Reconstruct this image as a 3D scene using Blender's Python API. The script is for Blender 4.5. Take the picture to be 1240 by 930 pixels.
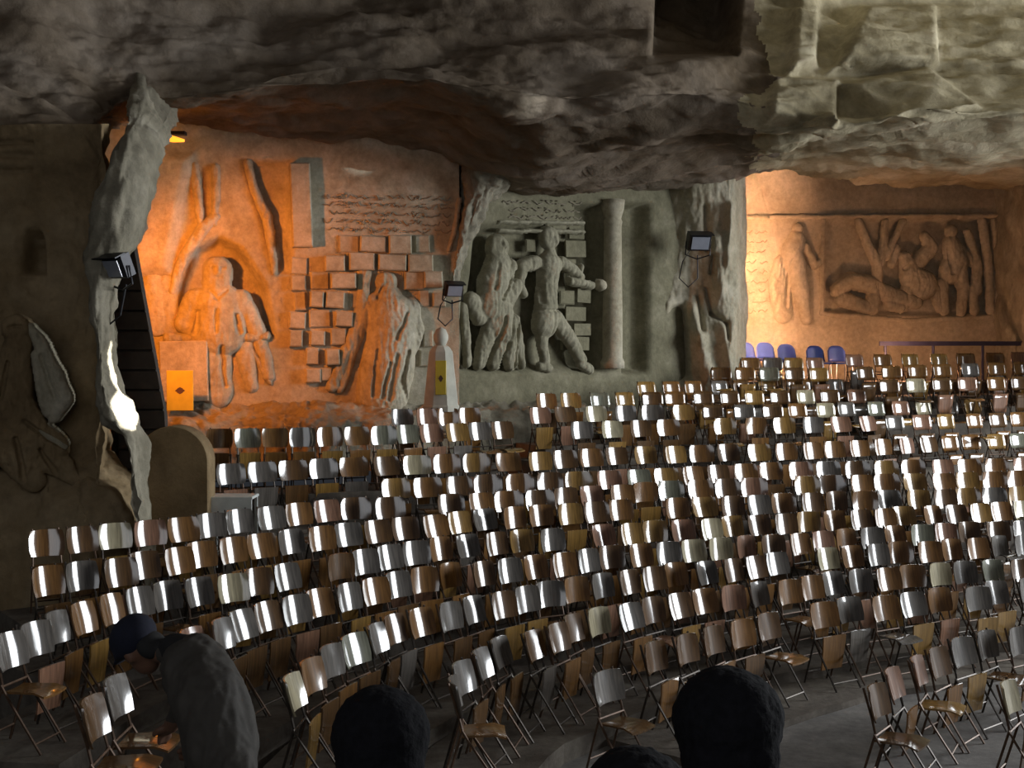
import bpy, bmesh, math, random
import numpy as np
from mathutils import Vector, Matrix
random.seed(7)
rng = np.random.default_rng(7)
for o in list(bpy.data.objects): bpy.data.objects.remove(o)
S = bpy.context.scene
C = S.collection
# ------------------------------------------------------------------ camera
F = 1500.0; CAMZ = 3.57; HOR = 430.0
PITCH = math.atan((465.0 - HOR) / F)                # looking slightly down
cam_d = bpy.data.cameras.new('camera'); cam = bpy.data.objects.new('camera', cam_d); C.objects.link(cam)
cam.location = (0, 0, CAMZ); cam.rotation_euler = (math.pi/2 - PITCH, 0, 0)
cam_d.sensor_fit = 'HORIZONTAL'; cam_d.sensor_width = 36; cam_d.lens = F/1240*36
cam_d.clip_start = 0.1; cam_d.clip_end = 200
S.camera = cam
def ray(px, py):
    xc = (px-620)/F; yc = (465-py)/F
    return np.array([xc, math.cos(PITCH)+yc*math.sin(PITCH), -math.sin(PITCH)+yc*math.cos(PITCH)])
def U(px, py, d):
    r = ray(px, py); return np.array([0, 0, CAMZ]) + r*(d/r[1])
# ------------------------------------------------------------------ world, light, exposure
w = bpy.data.worlds.new('cave_air'); S.world = w; w.use_nodes = True
w.node_tree.nodes['Background'].inputs[0].default_value = (0.62, 0.68, 0.80, 1)
w.node_tree.nodes['Background'].inputs[1].default_value = 0.035
def aim(o, tgt):
    o.rotation_euler = (Vector(tgt)-o.location).to_track_quat('-Z', 'Y').to_euler()
def area(name, loc, tgt, sx, sy, e, col):
    l = bpy.data.lights.new(name, 'AREA'); l.shape = 'RECTANGLE'; l.size = sx; l.size_y = sy; l.energy = e; l.color = col
    o = bpy.data.objects.new(name, l); C.objects.link(o); o.location = loc; aim(o, tgt); return o
def spot(name, loc, tgt, ang, blend, e, col, size=0.05, sc=(1, 1, 1), roll=0.0):
    l = bpy.data.lights.new(name, 'SPOT'); l.spot_size = ang; l.spot_blend = blend; l.energy = e; l.color = col; l.shadow_soft_size = size
    o = bpy.data.objects.new(name, l); C.objects.link(o); o.location = loc; aim(o, tgt)
    if roll: o.rotation_euler = (o.rotation_euler.to_matrix() @ Matrix.Rotation(roll, 3, 'Z')).to_euler()
    o.scale = sc; return o
# daylight from the cave mouth, out of frame to the right; then an added fill
area('cave_mouth_daylight', (22.5, 17.4, 6.7), (0, 17.0, 2.6), 11.5, 7.6, 5000, (0.93, 0.97, 1.0))
area('fill_light_behind_camera', (-2, -6, 7.2), (2, 17, 4.8), 14, 5, 300, (0.95, 0.97, 1.0))  # added soft fill from behind the camera, not a real cave opening
# warm floodlights hidden behind the rock pillars, and an added niche fill
def point(name, loc, e, col, r=0.12):
    l = bpy.data.lights.new(name, 'POINT'); l.energy = e; l.color = col; l.shadow_soft_size = r
    o = bpy.data.objects.new(name, l); C.objects.link(o); o.location = loc; return o
spot('orange_floodlight', U(150, 300, 16.9), U(290, 385, 20.2), math.radians(96), 0.75, 760, (1.0, 0.25, 0.016), 0.1)
point('niche_fill_light', U(1085, 440, 27.0), 110, (1.0, 0.50, 0.27), 0.15)  # added unseen fill that carries the warm light across the niche
point('orange_top_lamp', U(176, 168, 18.8), 14, (1.0, 0.33, 0.03), 0.06)
point('peach_floodlight', U(884, 335, 25.7), 1600, (1.0, 0.50, 0.27), 0.2)
# sunbeams through chinks in the cave roof
SUNB = (13.0, 4.0, 8.4)
spot('sunbeam', SUNB, U(144, 500, 13.98), math.radians(1.55), 0.15, 110000, (1, 0.98, 0.94), 0.02, (1.05, 0.85, 1), 0.6)
spot('sunbeam', SUNB, U(132, 450, 14.0), math.radians(1.8), 0.12, 110000, (1, 0.98, 0.94), 0.02, (0.32, 1.0, 1), 0.1)
spot('sunbeam', SUNB, U(664, 122, 17.3), math.radians(1.5), 0.7, 11000, (0.85, 0.95, 1.0), 0.05)
S.view_settings.view_transform = 'Standard'; S.view_settings.look = 'None'
S.view_settings.gamma = 1.0; S.view_settings.use_curve_mapping = False
S.view_settings.exposure = -0.08
# ------------------------------------------------------------------ noise
_perm = np.concatenate([rng.permutation(256)]*2)
_g = rng.normal(size=(256, 3)); _g /= np.linalg.norm(_g, axis=1)[:, None]
def perlin(P):
    P = np.asarray(P, float); i = np.floor(P).astype(int); f = P-i; u = f*f*f*(f*(f*6-15)+10); i &= 255
    def gr(dx, dy, dz):
        h = _perm[_perm[_perm[(i[..., 0]+dx) & 255]+((i[..., 1]+dy) & 255)]+((i[..., 2]+dz) & 255)]
        return (_g[h]*(f-np.array([dx, dy, dz]))).sum(-1)
    def lp(a, b, t): return a+(b-a)*t
    x0 = lp(gr(0,0,0), gr(1,0,0), u[...,0]); x1 = lp(gr(0,1,0), gr(1,1,0), u[...,0])
    x2 = lp(gr(0,0,1), gr(1,0,1), u[...,0]); x3 = lp(gr(0,1,1), gr(1,1,1), u[...,0])
    return lp(lp(x0, x1, u[...,1]), lp(x2, x3, u[...,1]), u[...,2])
def fbm(P, oct=5, ridged=False):
    s = 0; a = 1.0; P = np.asarray(P, float)
    for k in range(oct):
        n = perlin(P*2**k+17.3*k)
        s = s + a*((0.35-np.abs(n)*1.2) if ridged else n); a *= 0.5
    return s
# ------------------------------------------------------------------ materials
MATS = {}
def nodes_of(name):
    m = bpy.data.materials.new(name); m.use_nodes = True; nt = m.node_tree
    return m, nt, nt.nodes, nt.links, nt.nodes['Principled BSDF']
def rock_mat(name, c1, c2, c3, scale=1.2, bump=0.35, rough=0.92, stretch=(1, 1, 1)):
    if name in MATS: return MATS[name]
    m, nt, N, L, b = nodes_of(name)
    tc = N.new('ShaderNodeTexCoord'); mp = N.new('ShaderNodeMapping'); mp.inputs['Scale'].default_value = stretch
    L.new(tc.outputs['Object'], mp.inputs[0])
    n1 = N.new('ShaderNodeTexNoise'); n1.inputs['Scale'].default_value = scale; n1.inputs['Detail'].default_value = 8; n1.inputs['Roughness'].default_value = 0.62; n1.inputs['Distortion'].default_value = 0.6
    n2 = N.new('ShaderNodeTexNoise'); n2.inputs['Scale'].default_value = scale*7; n2.inputs['Detail'].default_value = 8; n2.inputs['Roughness'].default_value = 0.7
    L.new(mp.outputs[0], n1.inputs[0]); L.new(mp.outputs[0], n2.inputs[0])
    cr = N.new('ShaderNodeValToRGB'); e = cr.color_ramp.elements
    e[0].position = 0.34; e[0].color = (*c1, 1); e[1].position = 0.66; e[1].color = (*c3, 1); k = e.new(0.5); k.color = (*c2, 1)
    L.new(n1.outputs[0], cr.inputs[0])
    mx = N.new('ShaderNodeMixRGB'); mx.blend_type = 'OVERLAY'; mx.inputs[0].default_value = 0.55
    L.new(cr.outputs[0], mx.inputs[1]); L.new(n2.outputs[0], mx.inputs[2]); L.new(mx.outputs[0], b.inputs['Base Color'])
    bp = N.new('ShaderNodeBump'); bp.inputs['Strength'].default_value = bump; bp.inputs['Distance'].default_value = 0.12
    L.new(n2.outputs[0], bp.inputs['Height']); L.new(bp.outputs[0], b.inputs['Normal'])
    b.inputs['Roughness'].default_value = rough; b.inputs['Specular IOR Level'].default_value = 0.25
    MATS[name] = m; return m
def plain(name, col, rough=0.6, metal=0.0, var=0.15, scale=12, coat=0.0, bump=0.0):
    if name in MATS: return MATS[name]
    m, nt, N, L, b = nodes_of(name)
    tc = N.new('ShaderNodeTexCoord'); n = N.new('ShaderNodeTexNoise'); n.inputs['Scale'].default_value = scale; n.inputs['Detail'].default_value = 5
    L.new(tc.outputs['Object'], n.inputs[0])
    cr = N.new('ShaderNodeValToRGB'); e = cr.color_ramp.elements
    e[0].position = 0.3; e[0].color = (*[c*(1-var) for c in col], 1); e[1].position = 0.7; e[1].color = (*[min(1, c*(1+var)) for c in col], 1)
    L.new(n.outputs[0], cr.inputs[0]); L.new(cr.outputs[0], b.inputs['Base Color'])
    b.inputs['Roughness'].default_value = rough; b.inputs['Metallic'].default_value = metal; b.inputs['Coat Weight'].default_value = coat
    if bump:
        bp = N.new('ShaderNodeBump'); bp.inputs['Strength'].default_value = bump; bp.inputs['Distance'].default_value = 0.02
        L.new(n.outputs[0], bp.inputs['Height']); L.new(bp.outputs[0], b.inputs['Normal'])
    MATS[name] = m; return m
def wood_mat(name, col, rough=0.34, grain=0.35):
    """varnished plywood: vertical grain, worn gloss"""
    if name in MATS: return MATS[name]
    m, nt, N, L, b = nodes_of(name)
    tc = N.new('ShaderNodeTexCoord'); oi = N.new('ShaderNodeObjectInfo'); va = N.new('ShaderNodeVectorMath'); va.operation = 'ADD'
    ml = N.new('ShaderNodeMath'); ml.operation = 'MULTIPLY'; ml.inputs[1].default_value = 40
    L.new(oi.outputs['Random'], ml.inputs[0]); L.new(tc.outputs['Object'], va.inputs[0]); L.new(ml.outputs[0], va.inputs[1])
    mp = N.new('ShaderNodeMapping'); mp.inputs['Scale'].default_value = (42, 12, 3.2); L.new(va.outputs[0], mp.inputs[0])
    n = N.new('ShaderNodeTexNoise'); n.inputs['Scale'].default_value = 1.0; n.inputs['Detail'].default_value = 6; L.new(mp.outputs[0], n.inputs[0])
    cr = N.new('ShaderNodeValToRGB'); e = cr.color_ramp.elements
    e[0].position = 0.3; e[0].color = (*[c*(1-grain) for c in col], 1); e[1].position = 0.7; e[1].color = (*[min(1, c*(1+grain)) for c in col], 1)
    L.new(n.outputs[0], cr.inputs[0]); L.new(cr.outputs[0], b.inputs['Base Color'])
    rr = N.new('ShaderNodeMapRange'); rr.inputs[3].default_value = rough-0.1; rr.inputs[4].default_value = rough+0.16
    n2 = N.new('ShaderNodeTexNoise'); n2.inputs['Scale'].default_value = 9; n2.inputs['Detail'].default_value = 4; L.new(va.outputs[0], n2.inputs[0])
    L.new(n2.outputs[0], rr.inputs[0]); L.new(rr.outputs[0], b.inputs['Roughness'])
    b.inputs['Specular IOR Level'].default_value = 0.15
    b.inputs['Coat Weight'].default_value = 1.0; b.inputs['Coat Roughness'].default_value = 0.12; b.inputs['Coat IOR'].default_value = 1.95
    MATS[name] = m; return m
ROCK_DARK = rock_mat('dark_cave_rock', (0.13, 0.095, 0.06), (0.21, 0.165, 0.12), (0.30, 0.25, 0.20), 0.5, 0.4)
ROCK_BROWN = rock_mat('brown_cave_rock', (0.20, 0.14, 0.075), (0.29, 0.21, 0.115), (0.38, 0.29, 0.175), 0.7, 0.35)
ROCK_GREY = rock_mat('grey_limestone', (0.18, 0.16, 0.12), (0.28, 0.255, 0.19), (0.40, 0.365, 0.285), 0.8, 0.4)
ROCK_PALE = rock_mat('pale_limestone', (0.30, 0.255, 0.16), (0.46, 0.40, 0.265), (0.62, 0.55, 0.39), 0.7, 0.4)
ROCK_CARVED = rock_mat('carved_limestone', (0.32, 0.285, 0.20), (0.42, 0.38, 0.28), (0.50, 0.46, 0.36), 1.6, 0.22)
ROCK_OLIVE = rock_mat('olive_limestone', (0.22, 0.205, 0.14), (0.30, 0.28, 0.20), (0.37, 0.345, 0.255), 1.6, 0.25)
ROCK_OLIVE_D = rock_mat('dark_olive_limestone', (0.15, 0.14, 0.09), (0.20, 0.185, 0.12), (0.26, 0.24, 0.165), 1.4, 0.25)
ROCK_NICHE = rock_mat('niche_limestone', (0.40, 0.33, 0.23), (0.46, 0.39, 0.28), (0.52, 0.45, 0.34), 1.4, 0.16)
FLOOR_M = rock_mat('dusty_floor', (0.15, 0.14, 0.135), (0.20, 0.19, 0.18), (0.26, 0.245, 0.23), 1.5, 0.12)
TIER_M = rock_mat('concrete_tier', (0.10, 0.085, 0.07), (0.14, 0.12, 0.10), (0.19, 0.17, 0.14), 2.0, 0.15)
# ------------------------------------------------------------------ mesh helpers
def setp(o, label=None, cat=None, group=None, kind=None):
    if label: o['label'] = label
    if cat: o['category'] = cat
    if group: o['group'] = group
    if kind: o['kind'] = kind
    return o
def mesh_obj(name, verts, faces, mat, parent=None, smooth=False, loc=None):
    me = bpy.data.meshes.new(name); me.from_pydata([tuple(v) for v in verts], [], [tuple(int(i) for i in f) for f in faces]); me.update()
    mats = mat if isinstance(mat, (list, tuple)) else [mat]
    for mm in mats: me.materials.append(mm)
    if smooth: me.polygons.foreach_set('use_smooth', [True]*len(me.polygons))
    o = bpy.data.objects.new(name, me); C.objects.link(o)
    if parent is not None: o.parent = parent
    if loc is not None: o.location = loc
    return o
def empty(name, loc=(0, 0, 0), rz=0.0):
    o = bpy.data.objects.new(name, None); C.objects.link(o); o.location = loc; o.rotation_euler = (0, 0, rz); o.empty_display_size = 0.1; return o
class MB:
    def __init__(s): s.v = []; s.f = []
    def add(s, v, f):
        k = len(s.v); s.v += [tuple(p) for p in v]; s.f += [tuple(i+k for i in q) for q in f]; return s
    def box(s, c, size, rot=None):
        x, y, z = [q/2 for q in size]
        p = [Vector(q) for q in [(-x,-y,-z),(x,-y,-z),(x,y,-z),(-x,y,-z),(-x,-y,z),(x,-y,z),(x,y,z),(-x,y,z)]]
        if rot is not None: p = [rot @ q for q in p]
        p = [q+Vector(c) for q in p]
        return s.add(p, [(0,3,2,1),(4,5,6,7),(0,1,5,4),(1,2,6,5),(2,3,7,6),(3,0,4,7)])
    def bbox(s, c, size, b, rot=None):
        """bevelled box: two chamfered rings front to back (y is the short axis)"""
        x, y, z = [q/2 for q in size]; p = []
        for yy, k in ((-y, b), (-y+b, 0), (y, 0)):
            p += [(-x+k, yy, -z+k), (x-k, yy, -z+k), (x-k, yy, z-k), (-x+k, yy, z-k)]
        f = [(0,1,2,3), (11,10,9,8)]
        for r in (0, 4):
            for i in range(4): f.append((r+(i+1) % 4, r+i, r+4+i, r+4+(i+1) % 4))
        p = [Vector(q) for q in p]
        if rot is not None: p = [rot @ q for q in p]
        return s.add([q+Vector(c) for q in p], f)
    def tube(s, pts, r, n=6):
        pts = [Vector(p) for p in pts]; rs = r if isinstance(r, (list, tuple)) else [r]*len(pts); rings = []
        for i, p in enumerate(pts):
            t = (pts[min(i+1, len(pts)-1)]-pts[max(i-1, 0)]).normalized()
            a = t.orthogonal().normalized() if abs(t.z) > 0.9 else t.cross(Vector((0, 0, 1))).normalized()
            b = t.cross(a); rings.append([p+rs[i]*(math.cos(2*math.pi*k/n)*a+math.sin(2*math.pi*k/n)*b) for k in range(n)])
        v = [q for g in rings for q in g]; f = []
        for i in range(len(pts)-1):
            for k in range(n): f.append((i*n+k, i*n+(k+1) % n, (i+1)*n+(k+1) % n, (i+1)*n+k))
        f.append(tuple(range(n))[::-1]); f.append(tuple((len(pts)-1)*n+k for k in range(n)))
        return s.add(v, f)
    def lathe(s, prof, n=20, c=(0, 0, 0)):
        v = []; f = []
        for r, z in prof:
            for k in range(n): v.append((c[0]+r*math.cos(2*math.pi*k/n), c[1]+r*math.sin(2*math.pi*k/n), c[2]+z))
        for i in range(len(prof)-1):
            for k in range(n): f.append((i*n+k, i*n+(k+1) % n, (i+1)*n+(k+1) % n, (i+1)*n+k))
        f.append(tuple(range(n))[::-1]); f.append(tuple((len(prof)-1)*n+k for k in range(n)))
        return s.add(v, f)
    def build(s, name, mat, parent=None, smooth=False, loc=None): return mesh_obj(name, s.v, s.f, mat, parent, smooth, loc)
def grid_faces(nr, nc, flip=False):
    i = np.arange(nr*nc).reshape(nr, nc)
    q = np.stack([i[:-1, :-1], i[:-1, 1:], i[1:, 1:], i[1:, :-1]], -1).reshape(-1, 4)
    return q[:, ::-1] if flip else q
def catmull(P, n):
    """resample the first axis of P (k,...) to n samples"""
    k = P.shape[0]; t = np.linspace(0, k-1-1e-9, n); i = np.floor(t).astype(int); f = (t-i).reshape((-1,)+(1,)*(P.ndim-1))
    g = lambda j: P[np.clip(j, 0, k-1)]
    p0, p1, p2, p3 = g(i-1), g(i), g(i+1), g(i+2)
    return 0.5*((2*p1)+(-p0+p2)*f+(2*p0-5*p1+4*p2-p3)*f*f+(-p0+3*p1-3*p2+p3)*f**3)
def project(P):
    v = P-np.array([0, 0, CAMZ]); cp, sp = math.cos(PITCH), math.sin(PITCH)
    fw = v[..., 1]*cp-v[..., 2]*sp; up = v[..., 1]*sp+v[..., 2]*cp
    return 620+F*v[..., 0]/fw, 465-F*up/fw
def rock_patch(name, ctrl, nr, nc, amp, freq, mat, fine=0.06, ridged=True, deform=None, sq=(1, 1, 1), kind='structure'):
    P = np.array(ctrl, float)                                  # rows x cols x 3, world points
    P = catmull(P, nr); P = np.swapaxes(catmull(np.swapaxes(P, 0, 1), nc), 0, 1)
    du = np.gradient(P, axis=1); dv = np.gradient(P, axis=0); nn = np.cross(du, dv); nn /= np.linalg.norm(nn, axis=-1)[..., None]+1e-9
    Q = P*np.array(sq)
    n1 = fbm(Q*freq+3.1, 5, ridged); n2 = fbm(Q*freq*5, 4)
    P = P+nn*(amp*n1+fine*n2)[..., None]
    if deform: P = deform(P, nn)
    o = mesh_obj(name, P.reshape(-1, 3), grid_faces(nr, nc), mat, None, True)
    setp(o, kind=kind); return o
def in_poly(x, y, poly, soft):
    """soft inside mask of a convex polygon (pixel units)"""
    m = np.full(x.shape, 1e9); k = len(poly); cx = sum(p[0] for p in poly)/k; cy = sum(p[1] for p in poly)/k
    for i in range(k):
        ax, ay = poly[i]; bx, by = poly[(i+1) % k]; nx, ny = by-ay, ax-bx; l = math.hypot(nx, ny); nx /= l; ny /= l
        if (cx-ax)*nx+(cy-ay)*ny < 0: nx, ny = -nx, -ny
        m = np.minimum(m, (x-ax)*nx+(y-ay)*ny)
    t = np.clip(m/soft*0.5+0.5, 0, 1); return t*t*(3-2*t)
# ------------------------------------------------------------------ the cave: ceiling and walls
cols = [
 (-420, [(-40,15.2),(40,15),(100,14.3),(135,14.2),(168,14.6)]),
 (-120, [(-40,15.6),(50,15.4),(105,14.6),(140,14.4),(168,14.6)]),
 (40,   [(-40,16.2),(55,16),(108,15.2),(140,14.8),(168,14.7)]),
 (130,  [(-40,17),(55,16.8),(115,16),(142,15.6),(162,15.6)]),
 (195,  [(-40,17.5),(50,17.2),(125,16.9),(143,18),(162,19.4)]),
 (300,  [(-40,18),(50,17.5),(114,17.0),(150,18.8),(176,19.9)]),
 (400,  [(-40,18.4),(45,17.8),(97,17.1),(150,19),(183,20.3)]),
 (500,  [(-40,18.5),(50,17.9),(98,17.2),(155,19.2),(190,20.6)]),
 (570,  [(-40,18.5),(60,17.9),(112,17.3),(175,19.0),(218,21.4)]),
 (660,  [(-40,18.6),(60,18.0),(125,17.5),(195,19.0),(243,22.4)]),
 (780,  [(-40,19),(60,18.3),(125,17.8),(195,20.0),(243,24.2)]),
 (870,  [(-40,19.5),(60,18.7),(125,18.2),(185,20.5),(232,24.8)]),
 (935,  [(-40,20),(60,19.2),(135,18.6),(188,20.0),(214,25)]),
 (1010, [(-40,20.4),(50,19.8),(120,19.0),(170,18.9),(224,26.5)]),
 (1120, [(-40,20.8),(50,20.2),(108,19.2),(164,19.0),(232,28.4)]),
 (1250, [(-40,21),(50,20.4),(105,19.4),(158,19.2),(236,28.8)]),
 (1420, [(-40,21),(50,20.6),(105,19.6),(150,19.4),(236,29.0)]),
]
rows = [[], [], [], [], [], [], [], []]
for px, pts in cols:
    base = U(px, pts[0][0], pts[0][1])
    rows[0].append((base[0]*1.0, -3.0, base[2]+1.2)); rows[1].append((base[0], 6.0, base[2]+0.9)); rows[2].append((base[0], 13.0, base[2]+0.5))
    for k, (py, d) in enumerate(pts): rows[3+k].append(tuple(U(px, py, d)))
def ceil_deform(P, nn):
    x, y = project(P)
    vis = P[..., 1] > 11
    m = in_poly(x, y, [(800,-40),(893,-40),(888,62),(796,66)], 8)*vis               # dark recess
    P = P+np.array([0, 1.3, 0.25])*m[..., None]
    for poly, push in (([(1040,12),(1128,10),(1130,82),(1006,86)], -0.45), ([(1134,8),(1300,12),(1300,78),(1134,82)], -0.15),
                       ([(962,-30),(992,-30),(985,80),(952,92)], -0.35), ([(930,96),(1010,100),(1008,150),(925,150)], -0.4),
                       ([(1010,105),(1120,85),(1180,130),(1090,160)], -0.35), ([(912,165),(1010,150),(1000,172),(905,208)], -0.3)):
        m = in_poly(x, y, poly, 7)*vis; P = P+np.array([0, push, 0])*m[..., None]
    return P
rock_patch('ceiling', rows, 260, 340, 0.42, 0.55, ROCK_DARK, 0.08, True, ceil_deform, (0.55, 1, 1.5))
# paler rock face over the right-hand niche is a material zone of the same ceiling
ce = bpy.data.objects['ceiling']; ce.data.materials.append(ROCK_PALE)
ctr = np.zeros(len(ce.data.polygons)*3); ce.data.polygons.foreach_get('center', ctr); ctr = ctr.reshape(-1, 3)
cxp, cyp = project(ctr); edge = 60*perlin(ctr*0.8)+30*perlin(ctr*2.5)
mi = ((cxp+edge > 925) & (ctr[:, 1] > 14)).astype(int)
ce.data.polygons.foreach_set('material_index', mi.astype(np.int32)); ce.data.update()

def wall_patch(name, pxs, prof, nr, nc, amp, freq, mat, fine=0.05, **k):
    """prof: list of (py, [d per px])"""
    return rock_patch(name, [[U(px, py, d) for px, d in zip(pxs, ds)] for py, ds in prof], nr, nc, amp, freq, mat, fine, **k)
# left wall (runs up to the ridge of the pillar)
def lw_deform(P, nn):
    x, y = project(P)
    m = np.maximum(in_poly(x, y, [(30,292),(52,292),(54,330),(28,330)], 3), np.clip(1-np.hypot((x-41)/12, (y-290)/14), 0, 1)**0.5*(y < 292))
    P = P+np.array([0, 0.35, 0])*m[..., None]
    for yy in (172, 188, 206):
        m = np.exp(-((y-yy)/2.5)**2)*(x < 40); P = P+np.array([0, 0.12, 0])*m[..., None]
    return P
wall_patch('wall_left', [-420, -150, 0, 60, 105, 125, 135], [
    (150, [14.0,14.3,14.5,14.6,14.6,14.5,15.2]), (230, [14.0,14.3,14.5,14.7,14.7,14.5,15.2]), (320, [14.0,14.3,14.6,14.8,14.6,14.3,15.2]),
    (420, [13.9,14.2,14.5,14.7,14.6,14.4,15.2]), (520, [13.7,14.0,14.3,14.4,14.4,14.3,15.2]), (585, [13.4,13.7,14.0,14.0,14.0,14.1,15.0]),
    (650, [13.2,13.5,13.8,13.8,13.8,14.0,14.8]), (760, [13.0,13.3,13.6,13.6,13.7,14.0,14.8])], 190, 170, 0.16, 0.9, ROCK_BROWN, 0.05, deform=lw_deform)
# pillar of pale rock between the left wall and the orange relief
def ridge(name, spine, mat, amp, fine, freq=1.6, n=26, nr=120):
    """a free-standing spur of rock: spine = (px, py, d, half width px, half depth m)"""
    V = []
    for px, py, d, hw, hd in spine:
        c = U(px, py, d); rw = hw*d/F; ring = []
        for k in range(n+1):
            a = 2*math.pi*k/n; ca, sa = math.cos(a), math.sin(a)
            ring.append(c+np.array([rw*ca*abs(ca)**-0.2 if abs(ca) > 1e-3 else 0, hd*sa, 0]))
        V.append(ring)
    P = catmull(np.array(V), nr); P = np.swapaxes(catmull(np.swapaxes(P, 0, 1), n*3+1), 0, 1)
    du = np.gradient(P, axis=1); dv = np.gradient(P, axis=0); nn = np.cross(du, dv); nn /= np.linalg.norm(nn, axis=-1)[..., None]+1e-9
    P = P+nn*(amp*fbm(P*freq*np.array([1, 1, 0.55]), 5, True)+fine*fbm(P*7, 3))[..., None]
    P[:, -1] = P[:, 0]
    o = mesh_obj(name, P.reshape(-1, 3), grid_faces(nr, n*3+1), mat, None, True); setp(o, kind='structure'); return o
ridge('wall_pillar_left', [(192,95,18.0,22,0.9),(188,135,17.0,20,0.9),(178,162,15.6,20,0.8),(164,200,14.9,30,0.7),(150,245,14.5,38,0.6),(140,290,14.3,36,0.5),(128,335,14.1,18,0.4),
      (127,380,14.0,13,0.35),(130,420,14.0,12,0.35),(133,460,14.0,13,0.35),(141,492,13.95,24,0.4),(150,516,13.95,22,0.4),(166,545,14.0,11,0.3),(170,600,14.0,9,0.3),(178,660,14.0,10,0.3),(180,760,14.0,12,0.3)], ROCK_GREY, 0.2, 0.05, 1.1)

ridge('wall_base_left', [(112,540,14.9,14,0.4),(118,566,14.6,26,0.5),(126,600,14.4,40,0.5),(130,660,14.3,48,0.5),(130,760,14.2,50,0.5)], ROCK_BROWN, 0.15, 0.04, 1.1)
# ------------------------------------------------------------------ carved relief machinery
class Plane:
    def __init__(s, pxL, dL, pxR, dR):
        a = U(pxL, 430, dL); b = U(pxR, 430, dR); s.o = np.array([a[0], a[1], 0]); t = np.array([b[0]-a[0], b[1]-a[1], 0]); s.t = t/np.linalg.norm(t)
        s.n = np.array([s.t[1], -s.t[0], 0])                  # towards the hall
    def st(s, px, py):
        r = ray(px, py); c = np.array([0, 0, CAMZ]); k = ((s.o-c)@s.n)/(r@s.n); p = c+r*k
        return np.array([(p-s.o)@s.t, p[2]]), k*r[1]
    def pt(s, st, h=0.0): return s.o+s.t*st[0]+np.array([0, 0, st[1]])+s.n*h
def seg_h(G, a, b, ra, rb, k):
    ab = b-a; L2 = ab@ab+1e-9; t = np.clip(((G-a)@ab)/L2, 0, 1); c = a+t[..., None]*ab
    dist = np.linalg.norm(G-c, axis=-1); r = ra+(rb-ra)*t; q = 1-(dist/r)**2
    return np.where(q > 0, k*r*np.sqrt(np.maximum(q, 0)), -1.0)
def figure(name, pl, strokes, parent, mat, folds=(), res=1.3, k=0.95, label=None, sunk=0.03, rough=0.012, fold=1.0):
    """one carved figure: the union of rounded strokes (pixel polylines with radii) standing out of a wall plane"""
    segs = []; allp = []
    def conv(st, kk):
        out = []
        for (x, y, r) in st:
            p, d = pl.st(x, y); out.append((p, r*d/F))
        for i in range(max(1, len(out)-1)):
            a, b = out[i], out[min(i+1, len(out)-1)]; segs.append((a[0], b[0], a[1], b[1], kk))
        allp.extend(out)
    for st in strokes:
        if isinstance(st[0], (int, float)): conv(st[1:], st[0]*k)
        else: conv(st, k)
    d = pl.st(strokes[-1][-1][0], strokes[-1][-1][1])[1]; h = res*d/F
    lo = np.min([p-r for p, r in allp], axis=0)-2*h; hi = np.max([p+r for p, r in allp], axis=0)+2*h
    nx, ny = int((hi[0]-lo[0])/h)+2, int((hi[1]-lo[1])/h)+2
    gx, gy = np.meshgrid(lo[0]+h*np.arange(nx), lo[1]+h*np.arange(ny)); G = np.stack([gx, gy], -1)
    Q = np.concatenate([G*2.2, np.zeros(G.shape[:2]+(1,))], -1)
    G2 = G+np.stack([perlin(Q*2), perlin(Q*2+9.7)], -1)*0.03            # chiselled outline
    H = np.full(G.shape[:2], -1.0)
    for a, b, ra, rb, kk in segs: H = np.maximum(H, seg_h(G2, a, b, ra, rb, kk))
    for st in folds:                                                     # (depth, pts...) raised or cut creases
        dep = st[0]; pp = [(pl.st(x, y)[0], r*d/F) for x, y, r in st[1:]]
        m = np.zeros_like(H)
        for i in range(len(pp)-1): m = np.maximum(m, np.maximum(seg_h(G2, pp[i][0], pp[i+1][0], pp[i][1], pp[i+1][1], 1.0)/max(pp[i][1], pp[i+1][1]), 0))
        H = np.where(H > 0, np.maximum(H+dep*m, 0.012), H)
    H = np.where(H > 0, H*0.85+rough*fbm(Q*5, 3)+fold*np.minimum(0.03, H*0.4)*1.6*fbm(Q*np.array([5.5, 1.3, 1])+5*perlin(Q*0.8)[..., None]*0.25, 3, True), -sunk)
    keep = np.zeros((ny-1, nx-1), bool); A = H > 0
    keep |= A[:-1, :-1] | A[1:, :-1] | A[:-1, 1:] | A[1:, 1:]
    i = np.arange(nx*ny).reshape(ny, nx); q = np.stack([i[:-1, :-1], i[:-1, 1:], i[1:, 1:], i[1:, :-1]], -1)[keep]
    used = np.unique(q); remap = np.full(nx*ny, -1); remap[used] = np.arange(len(used))
    P = pl.o+G.reshape(-1, 2)[:, :1]*pl.t+np.concatenate([np.zeros((nx*ny, 2)), G.reshape(-1, 2)[:, 1:]], 1)+H.reshape(-1, 1)*pl.n
    o = mesh_obj(name, P[used], remap[q], mat, parent, True)
    if label: o['label'] = label
    return o
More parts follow.
